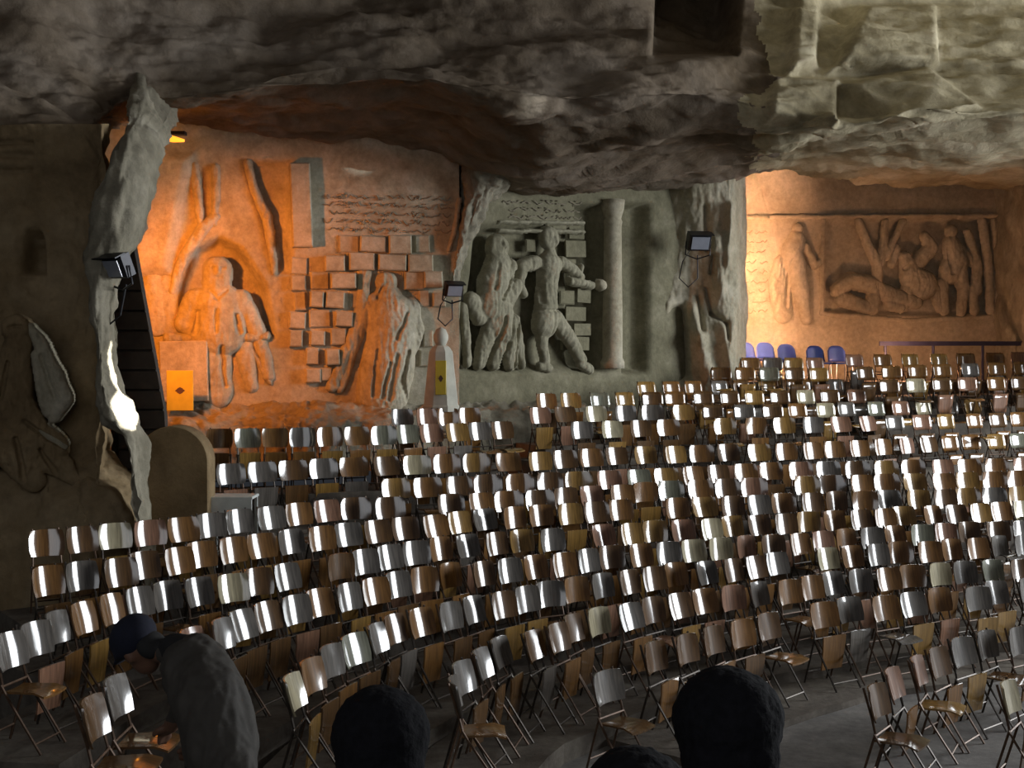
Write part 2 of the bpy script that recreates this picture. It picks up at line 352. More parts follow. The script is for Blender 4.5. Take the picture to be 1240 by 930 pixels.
def backdrop(name, pl, px0, px1, py0, py1, mat, parent=None, res=3.0, amp=0.02, cuts=()):
    d = pl.st((px0+px1)/2, (py0+py1)/2)[1]; nx = int((px1-px0)/res)+1; ny = int((py1-py0)/res)+1
    V = np.zeros((ny, nx, 3)); X, Y = np.meshgrid(np.linspace(px0, px1, nx), np.linspace(py0, py1, ny))
    for j in range(ny):
        for i in range(nx): V[j, i] = pl.pt(pl.st(X[j, i], Y[j, i])[0])
    H = amp*np.minimum(fbm(V*1.5, 4), 0.6)
    for dep, poly, soft in cuts: H = H+dep*in_poly(X, Y, poly, soft)
    V = V+H[..., None]*pl.n
    return mesh_obj(name, V.reshape(-1, 3), grid_faces(ny, nx, True), mat, parent, True)
def carved_brick(pl, x0, y0, x1, y1, proud, parent, mat, name='brick'):
    a, _ = pl.st(x0, y1); b, _ = pl.st(x1, y0); cx = (a+b)/2; wd, hg = b[0]-a[0], b[1]-a[1]
    rot = Matrix(((pl.t[0], -pl.n[0], 0), (pl.t[1], -pl.n[1], 0), (0, 0, 1)))
    dep = 0.1+proud
    m = MB().bbox(pl.pt(cx, proud-dep/2), (wd, dep, hg), 0.02, rot @ Matrix.Rotation(random.uniform(-0.05, 0.05), 3, 'Y'))
    return m.build(name, mat, parent)
def script_lines(name, pl, x0, x1, ys, hpx, parent, mat, slope=0.0):
    """rows of worn cursive lettering cut in the rock: joined strokes, loops and dots"""
    m = MB(); r = 0.9
    for y in ys:
        x = x1-random.uniform(0, 6)
        while x > x0+6:
            wl = random.uniform(8, 22); x2 = max(x0, x-wl); pts = []; nn = max(3, int(wl/2.4))
            for k in range(nn+1):
                t = k/nn; xx = x+(x2-x)*t; up = random.choice([0, 0, 0.25, 0.55, -0.35]) if 0 < k < nn else random.choice([0, 0.8])
                yy = y+slope*(xx-x0)-up*hpx; pts.append(pl.pt(pl.st(xx, yy)[0], 0.015))
            m.tube(pts, r*0.012, 4)
            for _ in range(random.randint(0, 2)):
                xx = random.uniform(x2, x); yy = y+slope*(xx-x0)+random.choice([-0.9, 0.45])*hpx; c = pl.pt(pl.st(xx, yy)[0], 0.015)
                m.box(c, (0.022, 0.03, 0.022))
            x = x2-random.uniform(2.5, 5)
    o = m.build(name, mat, parent); o['label'] = 'worn lines of carved cursive lettering'; return o
LETTER_M = rock_mat('cut_stone', (0.24, 0.21, 0.15), (0.29, 0.255, 0.19), (0.34, 0.30, 0.23), 3, 0.1)
# ---- orange lit relief at the left
PL1 = Plane(165, 19.7, 560, 20.9)
rel1 = empty('carved_relief', PL1.pt(PL1.st(360, 480)[0])); rel1.location = (0, 0, 0)
setp(rel1, 'carved rock relief lit orange, with a seated figure, brickwork and lettering', 'relief')
backdrop('backdrop', PL1, 100, 556, 130, 560, ROCK_CARVED, rel1, 2.6, 0.03, cuts=[
    (-0.32, [(214,405),(222,345),(240,302),(265,290),(290,302),(318,345),(330,405)], 6), (-0.14, [(296,196),(350,196),(350,330),(338,330)], 7),
    (0.16, [(160,190),(232,190),(205,330),(160,330)], 10), (-0.10, [(246,205),(258,205),(258,270),(246,270)], 5)])
figure('seated_figure', PL1, [[0.75,(263,328,18),(262,344,17)], [1.25,(264,326,12),(265,333,10)], [(264,346,9),(264,362,20)], [0.8,(240,368,18),(288,368,18)], [0.8,(264,372,30),(264,400,34)],
    [(234,368,13),(222,392,12),(238,406,9)], [(294,368,12),(308,394,11),(320,428,8),(326,456,7)], [0.7,(256,418,24),(258,445,22),(262,474,20)], [0.7,(296,420,12),(304,468,9)]], rel1, ROCK_CARVED,
    [(-0.12,(241,378,3),(237,402,4)), (-0.12,(286,382,3),(289,402,4)), (-0.06,(258,325,2),(260,325,2)), (-0.06,(269,325,2),(271,325,2)), (-0.07,(246,420,3),(250,470,3)), (-0.07,(268,420,3),(272,468,3)), (-0.05,(255,352,2),(264,362,2.5),(274,352,2)),
     (0.04,(265,324,1.5),(265,330,2)), (-0.03,(260,336,1.2),(269,336,1.2)), (-0.06,(262,376,2),(262,402,2))], label='seated robed figure carved in rock', fold=0.4)
figure('inscribed_slab', PL1, [[0.45,(186,345,15),(190,392,16)], [0.45,(202,345,13),(204,396,13)]], rel1, ROCK_CARVED, fold=0.3)
figure('ledge', PL1, [[(203,409,6),(250,411,7),(322,408,6)]], rel1, ROCK_CARVED, k=1.6)
m_ = carved_brick(PL1, 194, 413, 252, 486, 0.26, rel1, ROCK_CARVED, 'altar_block')
figure('arch_rim', PL1, [[(208,352,6),(222,312,7),(246,276,8),(262,262,5)]], rel1, ROCK_CARVED)
figure('drapery', PL1, [[(236,200,5),(239,235,6),(243,272,4)], [(262,202,5),(262,240,5),(260,272,3)], [(300,198,5),(308,230,5),(324,264,6),(332,330,4)]], rel1, ROCK_CARVED)
carved_brick(PL1, 352, 200, 376, 300, 0.24, rel1, ROCK_CARVED, 'pilaster')
figure('staff', PL1, [[(300,415,3),(327,464,3)]], rel1, ROCK_CARVED, k=1.5)
figure('standing_figure', PL1, [[(468,342,14)], [(470,362,18),(474,385,31),(474,410,31)], [(474,410,30),(470,440,33),(463,476,32)], [(496,372,13),(504,402,10),(496,425,9)],
    [(452,366,12),(434,396,10),(424,430,8)], [(424,430,8),(412,470,7)]], rel1, ROCK_CARVED,
    [(-0.09,(478,430,3),(468,482,4)), (-0.10,(492,425,3),(484,460,4),(490,484,3)), (-0.08,(455,425,3),(450,478,4)), (-0.08,(490,380,2.5),(478,410,3)), (-0.06,(462,350,2),(456,362,2)), (-0.08,(470,440,2.5),(460,480,3)), (0.04,(463,342,2),(460,346,2))],
    label='stooping robed figure carved in rock')
figure('scaffold_beam', PL1, [[0.9,(442,330,8),(438,380,8),(420,425,8),(402,468,8)]], rel1, ROCK_CARVED, k=1.3)
for row, (y0, y1, xs) in enumerate([(286,308,[408,436,470,498,520]), (308,330,[392,420,456,492,524]), (330,351,[372,400,430]), (352,374,[372,392,420,436]),
        (375,397,[374,404,430]), (398,420,[372,396,422]), (421,443,[368,390,412]), (444,464,[366,388,406]), (352,374,[506,524,540]), (330,351,[488,512,536])]):
    for i in range(len(xs)-1):
        carved_brick(PL1, xs[i]+1.2+random.uniform(-2, 3), y0+1.2+random.uniform(-2, 2), xs[i+1]-1.2+random.uniform(-3, 2), y1-1.0+random.uniform(-2, 1), random.uniform(0.03, 0.26), rel1, ROCK_CARVED)
for x0, x1, y0, y1 in ((352,372,312,332),(352,370,334,352),(356,370,354,376),(350,370,378,398),(350,366,400,420),(512,524,400,420),(508,520,424,444)):
    carved_brick(PL1, x0, y0, x1, y1, random.uniform(0.04, 0.14), rel1, ROCK_CARVED)
script_lines('lettering', PL1, 392, 548, [238, 248, 258, 268, 278], 4.5, rel1, LETTER_M, 0.03)
figure('panel_edge', PL1, [[(556,242,3),(553,270,3),(544,302,3)]], rel1, ROCK_CARVED, k=1.6)
# ---- grey relief in the middle
PL2 = Plane(545, 21.0, 800, 24.3)
rel2 = empty('carved_relief'); setp(rel2, 'grey carved rock relief with two struggling figures and a tall column', 'relief')
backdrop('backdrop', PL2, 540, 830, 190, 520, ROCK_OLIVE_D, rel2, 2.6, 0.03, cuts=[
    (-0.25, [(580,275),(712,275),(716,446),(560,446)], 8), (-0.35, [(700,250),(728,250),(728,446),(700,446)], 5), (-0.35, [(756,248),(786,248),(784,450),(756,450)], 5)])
figure('cloaked_figure', PL2, [[(602,296,12)], [0.8,(601,300,16)], [(602,318,17),(596,345,22),(592,370,20)], [(618,322,9),(610,350,9),(585,372,8)], [(626,345,8),(608,372,12),(596,392,15)],
    [(604,375,18),(606,400,20)], [(596,390,12),(586,420,11),(580,440,8)], [(604,392,13),(602,420,13),(598,440,9)], [(614,390,12),(616,420,12),(618,440,9)], [(622,388,8),(628,420,7),(632,442,5)], [(570,365,12),(580,385,10)]], rel2, ROCK_OLIVE,
    [(-0.10,(604,385,3),(596,415,3),(588,440,3)), (-0.10,(616,382,3),(612,410,4),(602,442,3)), (-0.10,(626,392,2.5),(622,420,3),(620,444,3)), (-0.12,(622,330,3),(600,362,4)), (-0.06,(596,320,2),(590,350,3)), (0.04,(603,294,2),(606,300,2))],
    label='cloaked figure carved in rock')
figure('striding_figure', PL2, [[(666,290,11)], [0.8,(664,288,14)], [(666,304,7),(664,322,17),(661,350,14)], [(661,350,14),(660,372,16),(658,392,18)], [(648,318,9),(632,322,8),(629,345,6),(634,356,5)],
    [(680,318,8),(694,326,6),(704,336,5)], [(655,396,10),(657,420,7),(660,440,6)], [(672,386,11),(692,414,9),(704,436,7)], [(654,444,5),(664,446,6)], [(702,440,5),(714,447,6)]], rel2, ROCK_OLIVE,
    [(-0.07,(652,330,2),(652,365,3)), (-0.07,(674,330,2),(674,365,3)), (-0.06,(645,376,2),(676,376,2)), (-0.05,(664,376,2),(662,404,3)), (0.04,(666,288,2),(668,294,2))], label='striding figure in a short tunic carved in rock')
figure('kneeling_figure', PL2, [[(552,352,7),(548,372,9),(546,405,10),(544,440,8)], [(560,372,6),(564,405,6),(566,440,5)]], rel2, ROCK_OLIVE, [])
figure('staff', PL2, [[(704,322,3),(700,342,4)], [(690,340,5),(716,346,5)]], rel2, ROCK_OLIVE, k=1.3)
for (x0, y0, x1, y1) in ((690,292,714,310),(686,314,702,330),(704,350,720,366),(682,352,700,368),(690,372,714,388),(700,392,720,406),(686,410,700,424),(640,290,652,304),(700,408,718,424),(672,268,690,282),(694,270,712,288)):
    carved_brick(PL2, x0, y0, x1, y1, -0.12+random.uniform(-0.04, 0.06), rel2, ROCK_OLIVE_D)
script_lines('lettering', PL2, 606, 706, [245, 254, 263], 4, rel2, LETTER_M, 0.03)
for y in (268, 279): figure('moulding', PL2, [[(604,y,2.2),(706,y+2,2.2)]], rel2, ROCK_OLIVE, k=1.5)
# free-standing carved column
ct = PL2.pt(PL2.st(741, 246)[0]); cb = PL2.pt(PL2.st(741, 446)[0]); Hc = ct[2]-cb[2]; kx = 23.4/F
m = MB().lathe([(15*kx,0),(15*kx,0.12),(12.5*kx,0.2),(12.5*kx,Hc*0.3),(11.5*kx,Hc*0.6),(11*kx,Hc-0.45),(12*kx,Hc-0.36),(10.5*kx,Hc-0.3),(14*kx,Hc-0.12),(15*kx,Hc+0.05)], 28, (cb[0], cb[1]-0.06, cb[2]))
m.build('column', ROCK_CARVED, rel2, True)['label'] = 'tall round column with flared capital'
figure('ring_boss', PL2, [[(727,345,7)]], rel2, ROCK_CARVED, k=1.3)
# ---- right niche
PL3 = Plane(880, 28.6, 1260, 29.6)
rel3 = empty('carved_relief'); setp(rel3, 'wide carved panel lit peach orange inside the deep right niche', 'relief')
backdrop('backdrop', PL3, 840, 1420, 200, 520, ROCK_NICHE, rel3, 3.0, 0.025, cuts=[(-0.18, [(1000,266),(1204,266),(1202,382),(998,378)], 3)])
figure('standing_figure', PL3, [[(966,277,7)], [(964,290,11),(958,305,13),(962,325,13)], [(962,325,12),(968,350,11),(976,388,6)], [(974,300,7),(986,322,5),(994,316,4),(996,300,3)], [0.4,(948,320,12),(944,350,14),(948,380,12)]], rel3, ROCK_NICHE,
       [(-0.1,(955,315,2),(950,370,3))], k=1.4, label='standing robed figure carved in rock')
figure('cornice', PL3, [[(905,263,3),(1000,262,3),(1130,261,3),(1240,262,3)]], rel3, ROCK_NICHE, k=1.6)
figure('frame', PL3, [[(997,266,3),(995,380,3),(1100,388,3),(1203,384,3),(1206,266,3)]], rel3, ROCK_NICHE, k=0.8)
figure('carved_tree', PL3, [[(1040,268,5),(1052,298,6),(1062,318,7),(1064,345,6)], [(1072,268,4),(1070,300,5),(1066,320,5)], [(1094,268,4),(1082,292,4),(1074,310,5)], [(1060,345,8),(1056,372,9)]], rel3, ROCK_NICHE, k=0.8)
figure('recumbent_figure', PL3, [[(1012,352,7),(1030,340,10),(1050,344,11),(1080,358,10),(1110,366,8)], [(1078,368,8),(1090,372,7)], [(1020,362,9),(1050,372,8)]], rel3, ROCK_NICHE, [(-0.08,(1060,345,2),(1064,370,2.5))], k=0.8)
figure('rearing_animal', PL3, [[(1096,312,8),(1104,335,15),(1118,345,18)], [(1112,318,9),(1128,300,9),(1120,286,6)], [(1100,350,8),(1096,372,5)], [(1132,350,8),(1138,374,5)], [(1086,300,5),(1080,320,5)]], rel3, ROCK_NICHE, [(-0.1,(1100,320,2),(1094,326,3))], k=0.75)
figure('horseman', PL3, [[(1152,280,8)], [(1152,296,11),(1158,318,15),(1150,330,14)], [(1172,282,5),(1184,320,6),(1182,352,7)], [(1140,345,9),(1144,376,6)], [(1160,330,12),(1168,350,7),(1164,378,6)], [(1178,350,7),(1180,378,5)], [(1162,300,6),(1178,318,5)]], rel3, ROCK_NICHE, [(-0.1,(1146,300,2),(1150,330,3))], k=0.75)
figure('curtain', PL3, [[(1190,268,5),(1196,310,6),(1200,376,5)], [(1204,268,4),(1210,310,5),(1206,380,4)]], rel3, ROCK_NICHE, k=0.8)
script_lines('lettering', PL3, 892, 932, [282, 294, 306, 318, 330, 342, 354, 366, 378], 4.5, rel3, rock_mat('niche_cut_stone', (0.27,0.2,0.13), (0.32,0.25,0.17), (0.36,0.29,0.2), 3, 0.1), 0.0)
# ---- shadowed figure on the left wall
PL0 = Plane(-60, 13.75, 110, 14.15)
rel0 = empty('carved_relief'); setp(rel0, 'shadowed carved figure in a pale veil on the left cave wall', 'relief')
figure('kneeling_figure', PL0, [[0.8,(20,398,17)], [0.7,(22,415,16),(16,450,22),(12,490,26)], [0.6,(14,490,26),(40,525,22),(66,542,18)], [0.6,(40,545,20),(76,566,14),(92,582,8)], [0.6,(10,540,26),(40,580,16)], [0.6,(-26,470,24),(-20,540,30)]], rel0, ROCK_BROWN,
    [(-0.10,(30,510,3),(60,530,4),(90,548,3)), (-0.10,(20,530,3),(30,580,4)), (-0.08,(50,545,3),(70,575,3)), (-0.06,(12,396,2),(26,396,2)), (-0.07,(10,440,3),(4,480,3))], label='kneeling figure carved in brown rock', sunk=0.5)
figure('veil', PL0, [[0.8,(36,396,6),(50,420,9),(66,455,12),(76,484,12),(66,506,8)], [0.7,(46,430,8),(56,470,13),(60,496,10)], [0.5,(56,520,9),(76,538,8)]], rel0, ROCK_CARVED,
    [(-0.05,(50,430,2.5),(66,480,3)), (-0.04,(60,440,2),(74,480,2.5))], label='pale stone veil', sunk=0.5, k=1.35)
# side walls closing the niche towards the pillar and to the right
wall_patch('wall_niche_left', [850, 868, 880], [(190, [25.2,27,29.2]), (300, [25.2,27,29.2]), (400, [25.2,27,29.2]), (520, [25.2,27,29.2])], 60, 60, 0.12, 1.0, ROCK_GREY, 0.04)
wall_patch('wall_right', [1196, 1225, 1265, 1330, 1420], [(140, [29.8,28.2,26.2,24.5,23.0]), (260, [29.8,28.2,26.2,24.5,23.0]), (360, [29.8,28.0,26.2,24.5,23.0]), (440, [29.8,28.0,26.2,24.5,23.0]), (560, [29.8,28.0,26.2,24.5,23.0])], 80, 90, 0.2, 0.9, ROCK_GREY, 0.05)
# grey pillar between the two reliefs
def p6_deform(P, nn):
    x, y = project(P)
    for pts, wd, dep in (([(792,380),(796,460)],9,-0.16), ([(812,345),(808,370),(800,400)],14,-0.14), ([(838,375),(846,410),(858,455)],9,-0.16), ([(868,290),(872,350),(880,440)],8,-0.12), ([(885,250),(880,320)],5,-0.14), ([(820,380),(826,450)],8,0.35),
                        ([(846,360),(850,400)],3,0.14), ([(856,350),(862,380),(880,392),(882,410)],2.5,0.14), ([(864,310),(862,330)],3,0.2), ([(855,250),(858,300)],4,0.15), ([(780,260),(780,420)],5,0.2)):
        for (ax, ay), (bx, by) in zip(pts[:-1], pts[1:]):
            t = np.clip(((x-ax)*(bx-ax)+(y-ay)*(by-ay))/((bx-ax)**2+(by-ay)**2), 0, 1); dd = np.hypot(x-ax-t*(bx-ax), y-ay-t*(by-ay))
            P = P+np.array([0, dep, 0])*np.exp(-(dd/wd)**2)[..., None]
    return P
wall_patch('wall_pillar_middle', [782, 790, 815, 845, 872, 893, 905], [
    (205, [25.4,24.7,24.2,24.0,24.1,24.5,26.4]), (255, [25.4,24.7,24.5,24.3,24.3,24.5,26.4]), (310, [25.4,24.7,24.6,24.5,24.4,24.6,26.4]), (360, [25.4,24.7,24.6,24.5,24.4,24.6,26.4]),
    (420, [25.4,24.7,24.6,24.5,24.5,24.6,26.4]), (480, [25.4,24.7,24.6,24.5,24.5,24.65,26.4]), (550, [25.4,24.7,24.6,24.5,24.5,24.65,26.4])], 170, 120, 0.10, 1.6, ROCK_CARVED, 0.04, deform=p6_deform, sq=(1, 1, 0.45))
# rubble ledge under the reliefs
wall_patch('wall_ledge', [150, 230, 300, 345, 380, 440, 520, 600, 700, 780, 850], [
    (476, [20.0,20.1,20.3,20.5,20.5,20.7,21.0,21.8,23.2,24.3,25.2]), (490, [19.6,19.7,20.0,20.0,19.7,20.2,20.6,21.3,22.7,23.9,25.0]), (499, [19.2,19.3,19.6,19.5,19.4,19.9,20.3,21.1,22.6,23.8,24.9]),
    (515, [18.9,19.0,19.3,19.2,19.2,19.7,20.2,21.0,22.5,23.8,24.9]), (570, [18.8,18.9,19.2,19.2,19.2,19.6,20.1,21.0,22.5,23.8,24.9])], 70, 260, 0.2, 1.3, ROCK_GREY, 0.07)
ridge('wall_spur', [(604,170,20.4,42,0.7),(592,215,21.0,34,0.6),(576,250,21.1,22,0.5),(561,290,21.0,14,0.4),(552,330,21.0,9,0.3),(548,380,21.1,7,0.2)], ROCK_GREY, 0.22, 0.06, 1.3)
tt = MB().box((8.2, 27.7, 1.8), (9.0, 2.4, 2.4)); tt = tt.build('floor_top_tier', TIER_M); setp(tt, kind='structure')
# ------------------------------------------------------------------ floor and seating tiers
BACK_Z, BACK_Y = 0.72, 0.2
fl = MB(); xs = np.linspace(-16, 22, 40); ys = np.linspace(8.4, 32, 26); V = [(x, y, 0.01*perlin(np.array([[x*0.7, y*0.7, 0.3]]))[0]) for y in ys for x in xs]
floor = mesh_obj('floor', V, grid_faces(26, 40), FLOOR_M, None, True); setp(floor, kind='structure')
nt_ = MB()
for (y0, y1, z) in ((-4, 2.1, 1.72), (2.1, 4.4, 1.56), (4.4, 6.6, 1.0), (6.6, 8.4, 0.62)):
    nt_.box((0, (y0+y1)/2, z/2-0.25), (26, y1-y0, z+0.5))
near = nt_.build('floor_near_terrace', TIER_M); setp(near, kind='structure')
ROWS = {   # key points of the backrest centres in the photograph, drop below the lens (level row) or depths, number of chairs
 'L': ([(1080,829),(1108,812),(1133,806),(1158,790),(1196,782),(1232,776)], 2.85, 6),
 'K': ([(795,797),(847,781),(907,764),(962,752),(1017,741),(1120,731),(1240,714)], 2.78, 14),
 'J': ([(540,842),(562,820),(603,793),(668,773),(745,749),(828,732),(915,720),(1022,706),(1125,697),(1235,690)], 2.67, 24),
 'I': ([(362,840),(405,800),(465,768),(537,748),(648,723),(728,710),(820,697),(893,690),(1010,676),(1150,666),(1240,660)], 2.54, 31),
 'H': ([(232,781),(293,757),(343,741),(414,725),(510,703),(646,688),(763,674),(868,665),(990,657),(1083,649),(1235,642)], 2.39, 33),
 'G': ([(6,788),(98,750),(180,725),(272,712),(425,684),(528,666),(650,654),(815,643),(890,638),(1018,630),(1240,618)], 2.24, 40),
 'F': ([(55,703),(146,690),(268,669),(403,650),(566,632),(700,621),(803,616),(872,613),(995,608),(1235,601)], 2.06, 36),
 'E': ([(55,657),(153,648),(262,636),(396,619),(525,612),(706,602),(815,594),(900,590),(1005,587),(1235,581)], 1.91, 35),
 'D': ([(480,592),(617,586),(757,580),(850,575),(960,570),(1240,565)], 1.79, 23),
 'C': ([(279,574),(382,568),(502,563),(630,559),(760,552),(915,548),(1013,545),(1143,537),(1235,534)], 1.55, 30),
 'B': ([(266,531),(396,529),(488,526),(608,521)], 1.147, 12),
 'A': ([(487,506),(567,504)], 0.96, 4),
 'r5': ([(704,521),(838,517),(967,515),(1095,512),(1235,508)], 1.19, 17),
 'r4': ([(652,503),(777,500),(909,499),(1060,495),(1236,491)], 1.0, 19),
 'r3': ([(660,486),(815,483),(1035,480)], 0.79, 13),
 'r2': ([(782,471),(893,469),(1010,467)], 0.62, 9),
 'r1': ([(872,453),(990,453.5)], [24.0, 24.3], 5),
 't3': ([(1075,468),(1137,466),(1236,464)], [23.6, 23.8, 24.1], 6),
 't2': ([(1046,452),(1140,449),(1236,446)], [24.5, 24.8, 25.1], 7),
 't1': ([(1034,437),(1142,436),(1236,434)], [25.4, 25.8, 26.1], 7),
 'r0': ([(908,441),(986,441)], [25.1, 25.3], 4),
}
SKIP = {('D', 0): 1}
def sample_row(keys, h, n):
    kx = [k[0] for k in keys]; ky = [k[1] for k in keys]
    K = np.array(keys, float); m = 40*len(keys); c = catmull(K, m); px = np.linspace(kx[0], kx[-1], 400); py = np.interp(px, c[:, 0], c[:, 1])
    out = []; N_ = n; n = 400
    for i in range(n):
        if isinstance(h, list): d = np.interp(px[i], kx, h); out.append(U(px[i], py[i], d))
        else:
            r = ray(px[i], py[i]); k = -h/r[2]; out.append(np.array([0, 0, CAMZ])+r*k)
    out = np.array(out); L = np.concatenate([[0], np.cumsum(np.linalg.norm(np.diff(out, axis=0), axis=1))])
    L = 0.6*L/L[-1]+0.4*(px-px[0])/(px[-1]-px[0]); q = np.linspace(0, 1, N_)
    return np.stack([np.interp(q, L, out[:, k]) for k in range(3)], 1)
# ------------------------------------------------------------------ chairs
WOODS = {   # name -> (description, colour, roughness)
 'brown': ('brown varnished', (0.20, 0.095, 0.026), 0.4), 'umber': ('dark brown', (0.115, 0.058, 0.02), 0.42), 'tan': ('golden tan', (0.29, 0.165, 0.042), 0.4),
 'grey': ('greyish', (0.13, 0.115, 0.10), 0.45), 'pink': ('pinkish brown', (0.27, 0.14, 0.085), 0.48), 'cream': ('pale cream', (0.42, 0.37, 0.24), 0.5), 'green': ('grey green', (0.18, 0.18, 0.13), 0.42)}
WM = {k: wood_mat('plywood_'+k, v[1], v[2]) for k, v in WOODS.items()}
METAL = plain('worn_dark_metal', (0.07, 0.058, 0.048), 0.45, 0.6, 0.3, 20)
RUST = plain('worn_brown_metal', (0.11, 0.065, 0.04), 0.5, 0.4, 0.3, 20)
BW, BH = 0.41, 0.265
def back_mesh():
    nx, nz = 11, 5; v = []; f = []; c = 0.056
    tilt = math.tan(math.radians(13))
    for side in (0, 1):
        for j in range(nz):
            tz = j/(nz-1); e = (2*tz-1)
            ww = BW*(1-0.10*abs(e)**4); z = (tz-0.5)*BH
            for i in range(nx):
                u = 2*i/(nx-1)-1; x = u*ww/2; zz = z*(1-0.06*abs(u)**5)
                y = c*(0.4-u*u)+zz*tilt+0.018*(tz-0.5)*0+0.014*side
                v.append((x, y, zz))
    n = nx*nz
    for j in range(nz-1):
        for i in range(nx-1):
            a = j*nx+i; f.append((a, a+1, a+nx+1, a+nx)); b = n+a; f.append((b+nx, b+nx+1, b+1, b))
    rim = [i for i in range(nx)]+[j*nx+nx-1 for j in range(1, nz)]+[(nz-1)*nx+i for i in range(nx-2, -1, -1)]+[j*nx for j in range(nz-2, 0, -1)]
    for a, b in zip(rim, rim[1:]+rim[:1]): f.append((b, a, n+a, n+b))
    return v, f
def seat_mesh(kind):
    """folded: the seat board hangs upright under the back; open: level with a rolled front edge"""
    nx, nz = 7, 5; v = []; f = []; th = 0.016; wd = 0.33; dp = 0.36
    for side in (0, 1):
        for j in range(nz):
            t = j/(nz-1)
            for i in range(nx):
                u = 2*i/(nx-1)-1; ww = wd*(1-0.10*(1-t)); x = u*ww/2; dish = 0.012*(u*u-0.5)
                roll = 0.03*max(0, t-0.75)**2*16
                if kind == 'open': v.append((x, 0.17-dp*t, 0.44+dish-roll-th*side+0.015*t))
                else: v.append((x, 0.075-0.05*t+dish*-1+th*side-roll*-0.3, 0.17+dp*t))
    n = nx*nz
    for j in range(nz-1):
        for i in range(nx-1):
            a = j*nx+i; q = (a, a+1, a+nx+1, a+nx); r = (n+a+nx, n+a+nx+1, n+a+1, n+a)
            if kind == 'open': q, r = q[::-1], r[::-1]
            f.append(q); f.append(r)
    rim = [i for i in range(nx)]+[j*nx+nx-1 for j in range(1, nz)]+[(nz-1)*nx+i for i in range(nx-2, -1, -1)]+[j*nx for j in range(nz-2, 0, -1)]
    for a, b in zip(rim, rim[1:]+rim[:1]): f.append((b, a, n+a, n+b) if kind != 'open' else (a, b, n+b, n+a))
    return v, f
def mk(name, vf, mat, smooth=False):
    me = bpy.data.meshes.new(name); me.from_pydata([tuple(p) for p in vf[0]], [], vf[1]); me.materials.append(mat)
    if smooth: me.polygons.foreach_set('use_smooth', [True]*len(me.polygons))
    me.update()
    if smooth: me.set_sharp_from_angle(angle=math.radians(40))
    return me
bv = back_mesh()
BACKM = {k: mk('backrest_'+k, bv, WM[k], True) for k in WOODS}
SEATM = {(s, k): mk('seat_'+k, seat_mesh(s), WM[k], True) for k in WOODS for s in ('open', 'folded')}
def legs_def():
    L = []
    for s in (-1, 1):
        L.append(('leg', MB().tube([(s*0.165, 0.30, 0), (s*0.165, 0.155, 0.50), (s*0.158, 0.185, 0.62), (s*0.150, 0.262, 0.86)], 0.011, 5)))
        L.append(('leg', MB().tube([(s*0.178, -0.17, 0), (s*0.178, 0.10, 0.40), (s*0.178, 0.16, 0.50)], 0.011, 5)))
    L.append(('crossbar', MB().tube([(-0.165, 0.265, 0.12), (0.165, 0.265, 0.12)], 0.009, 5)))
    L.append(('crossbar', MB().tube([(-0.178, -0.12, 0.075), (0.178, -0.12, 0.075)], 0.009, 5)))
    L.append(('seat_rail', MB().tube([(-0.175, 0.15, 0.49), (0.175, 0.15, 0.49)], 0.01, 5)))
    return L
LEGS = legs_def()
LEGM = {mm.name: [(nm, mk(nm, (b.v, b.f), mm)) for nm, b in LEGS] for mm in (METAL, RUST)}
ORD = ['first','second','third','fourth','fifth','sixth','seventh','eighth','ninth','tenth','eleventh','twelfth','thirteenth','fourteenth','fifteenth','sixteenth','seventeenth','eighteenth','nineteenth','twentieth']
TENS = {20: 'twenty', 30: 'thirty', 40: 'forty'}; TENTH = {30: 'thirtieth', 40: 'fortieth'}
def ordw(i):
    i += 1
    if i <= 20: return ORD[i-1]
    if i % 10 == 0: return TENTH[i]
    return TENS[i//10*10]+'-'+ORD[i % 10-1]
ROWNAME = {'L': 'the nearest short row at lower right', 'K': 'the first row above the floor', 'J': 'the second row up', 'I': 'the third row up', 'H': 'the fourth row up', 'G': 'the fifth row up',
 'F': 'the sixth row up', 'E': 'the seventh row up', 'D': 'the eighth row up', 'C': 'the ninth row up', 'B': 'the row below the orange relief', 'A': 'the short row under the obelisk',
 'r5': 'the tenth row up, right block', 'r4': 'the eleventh row up, right block', 'r3': 'the twelfth row up, right block', 'r2': 'the thirteenth row up, right block', 'r1': 'the short row beside the grey pillar',
 'r0': 'the short row below the blue chairs', 't3': 'the third row below the niche', 't2': 'the second row below the niche', 't1': 'the first row below the niche'}
chairs = []
tier_specs = []
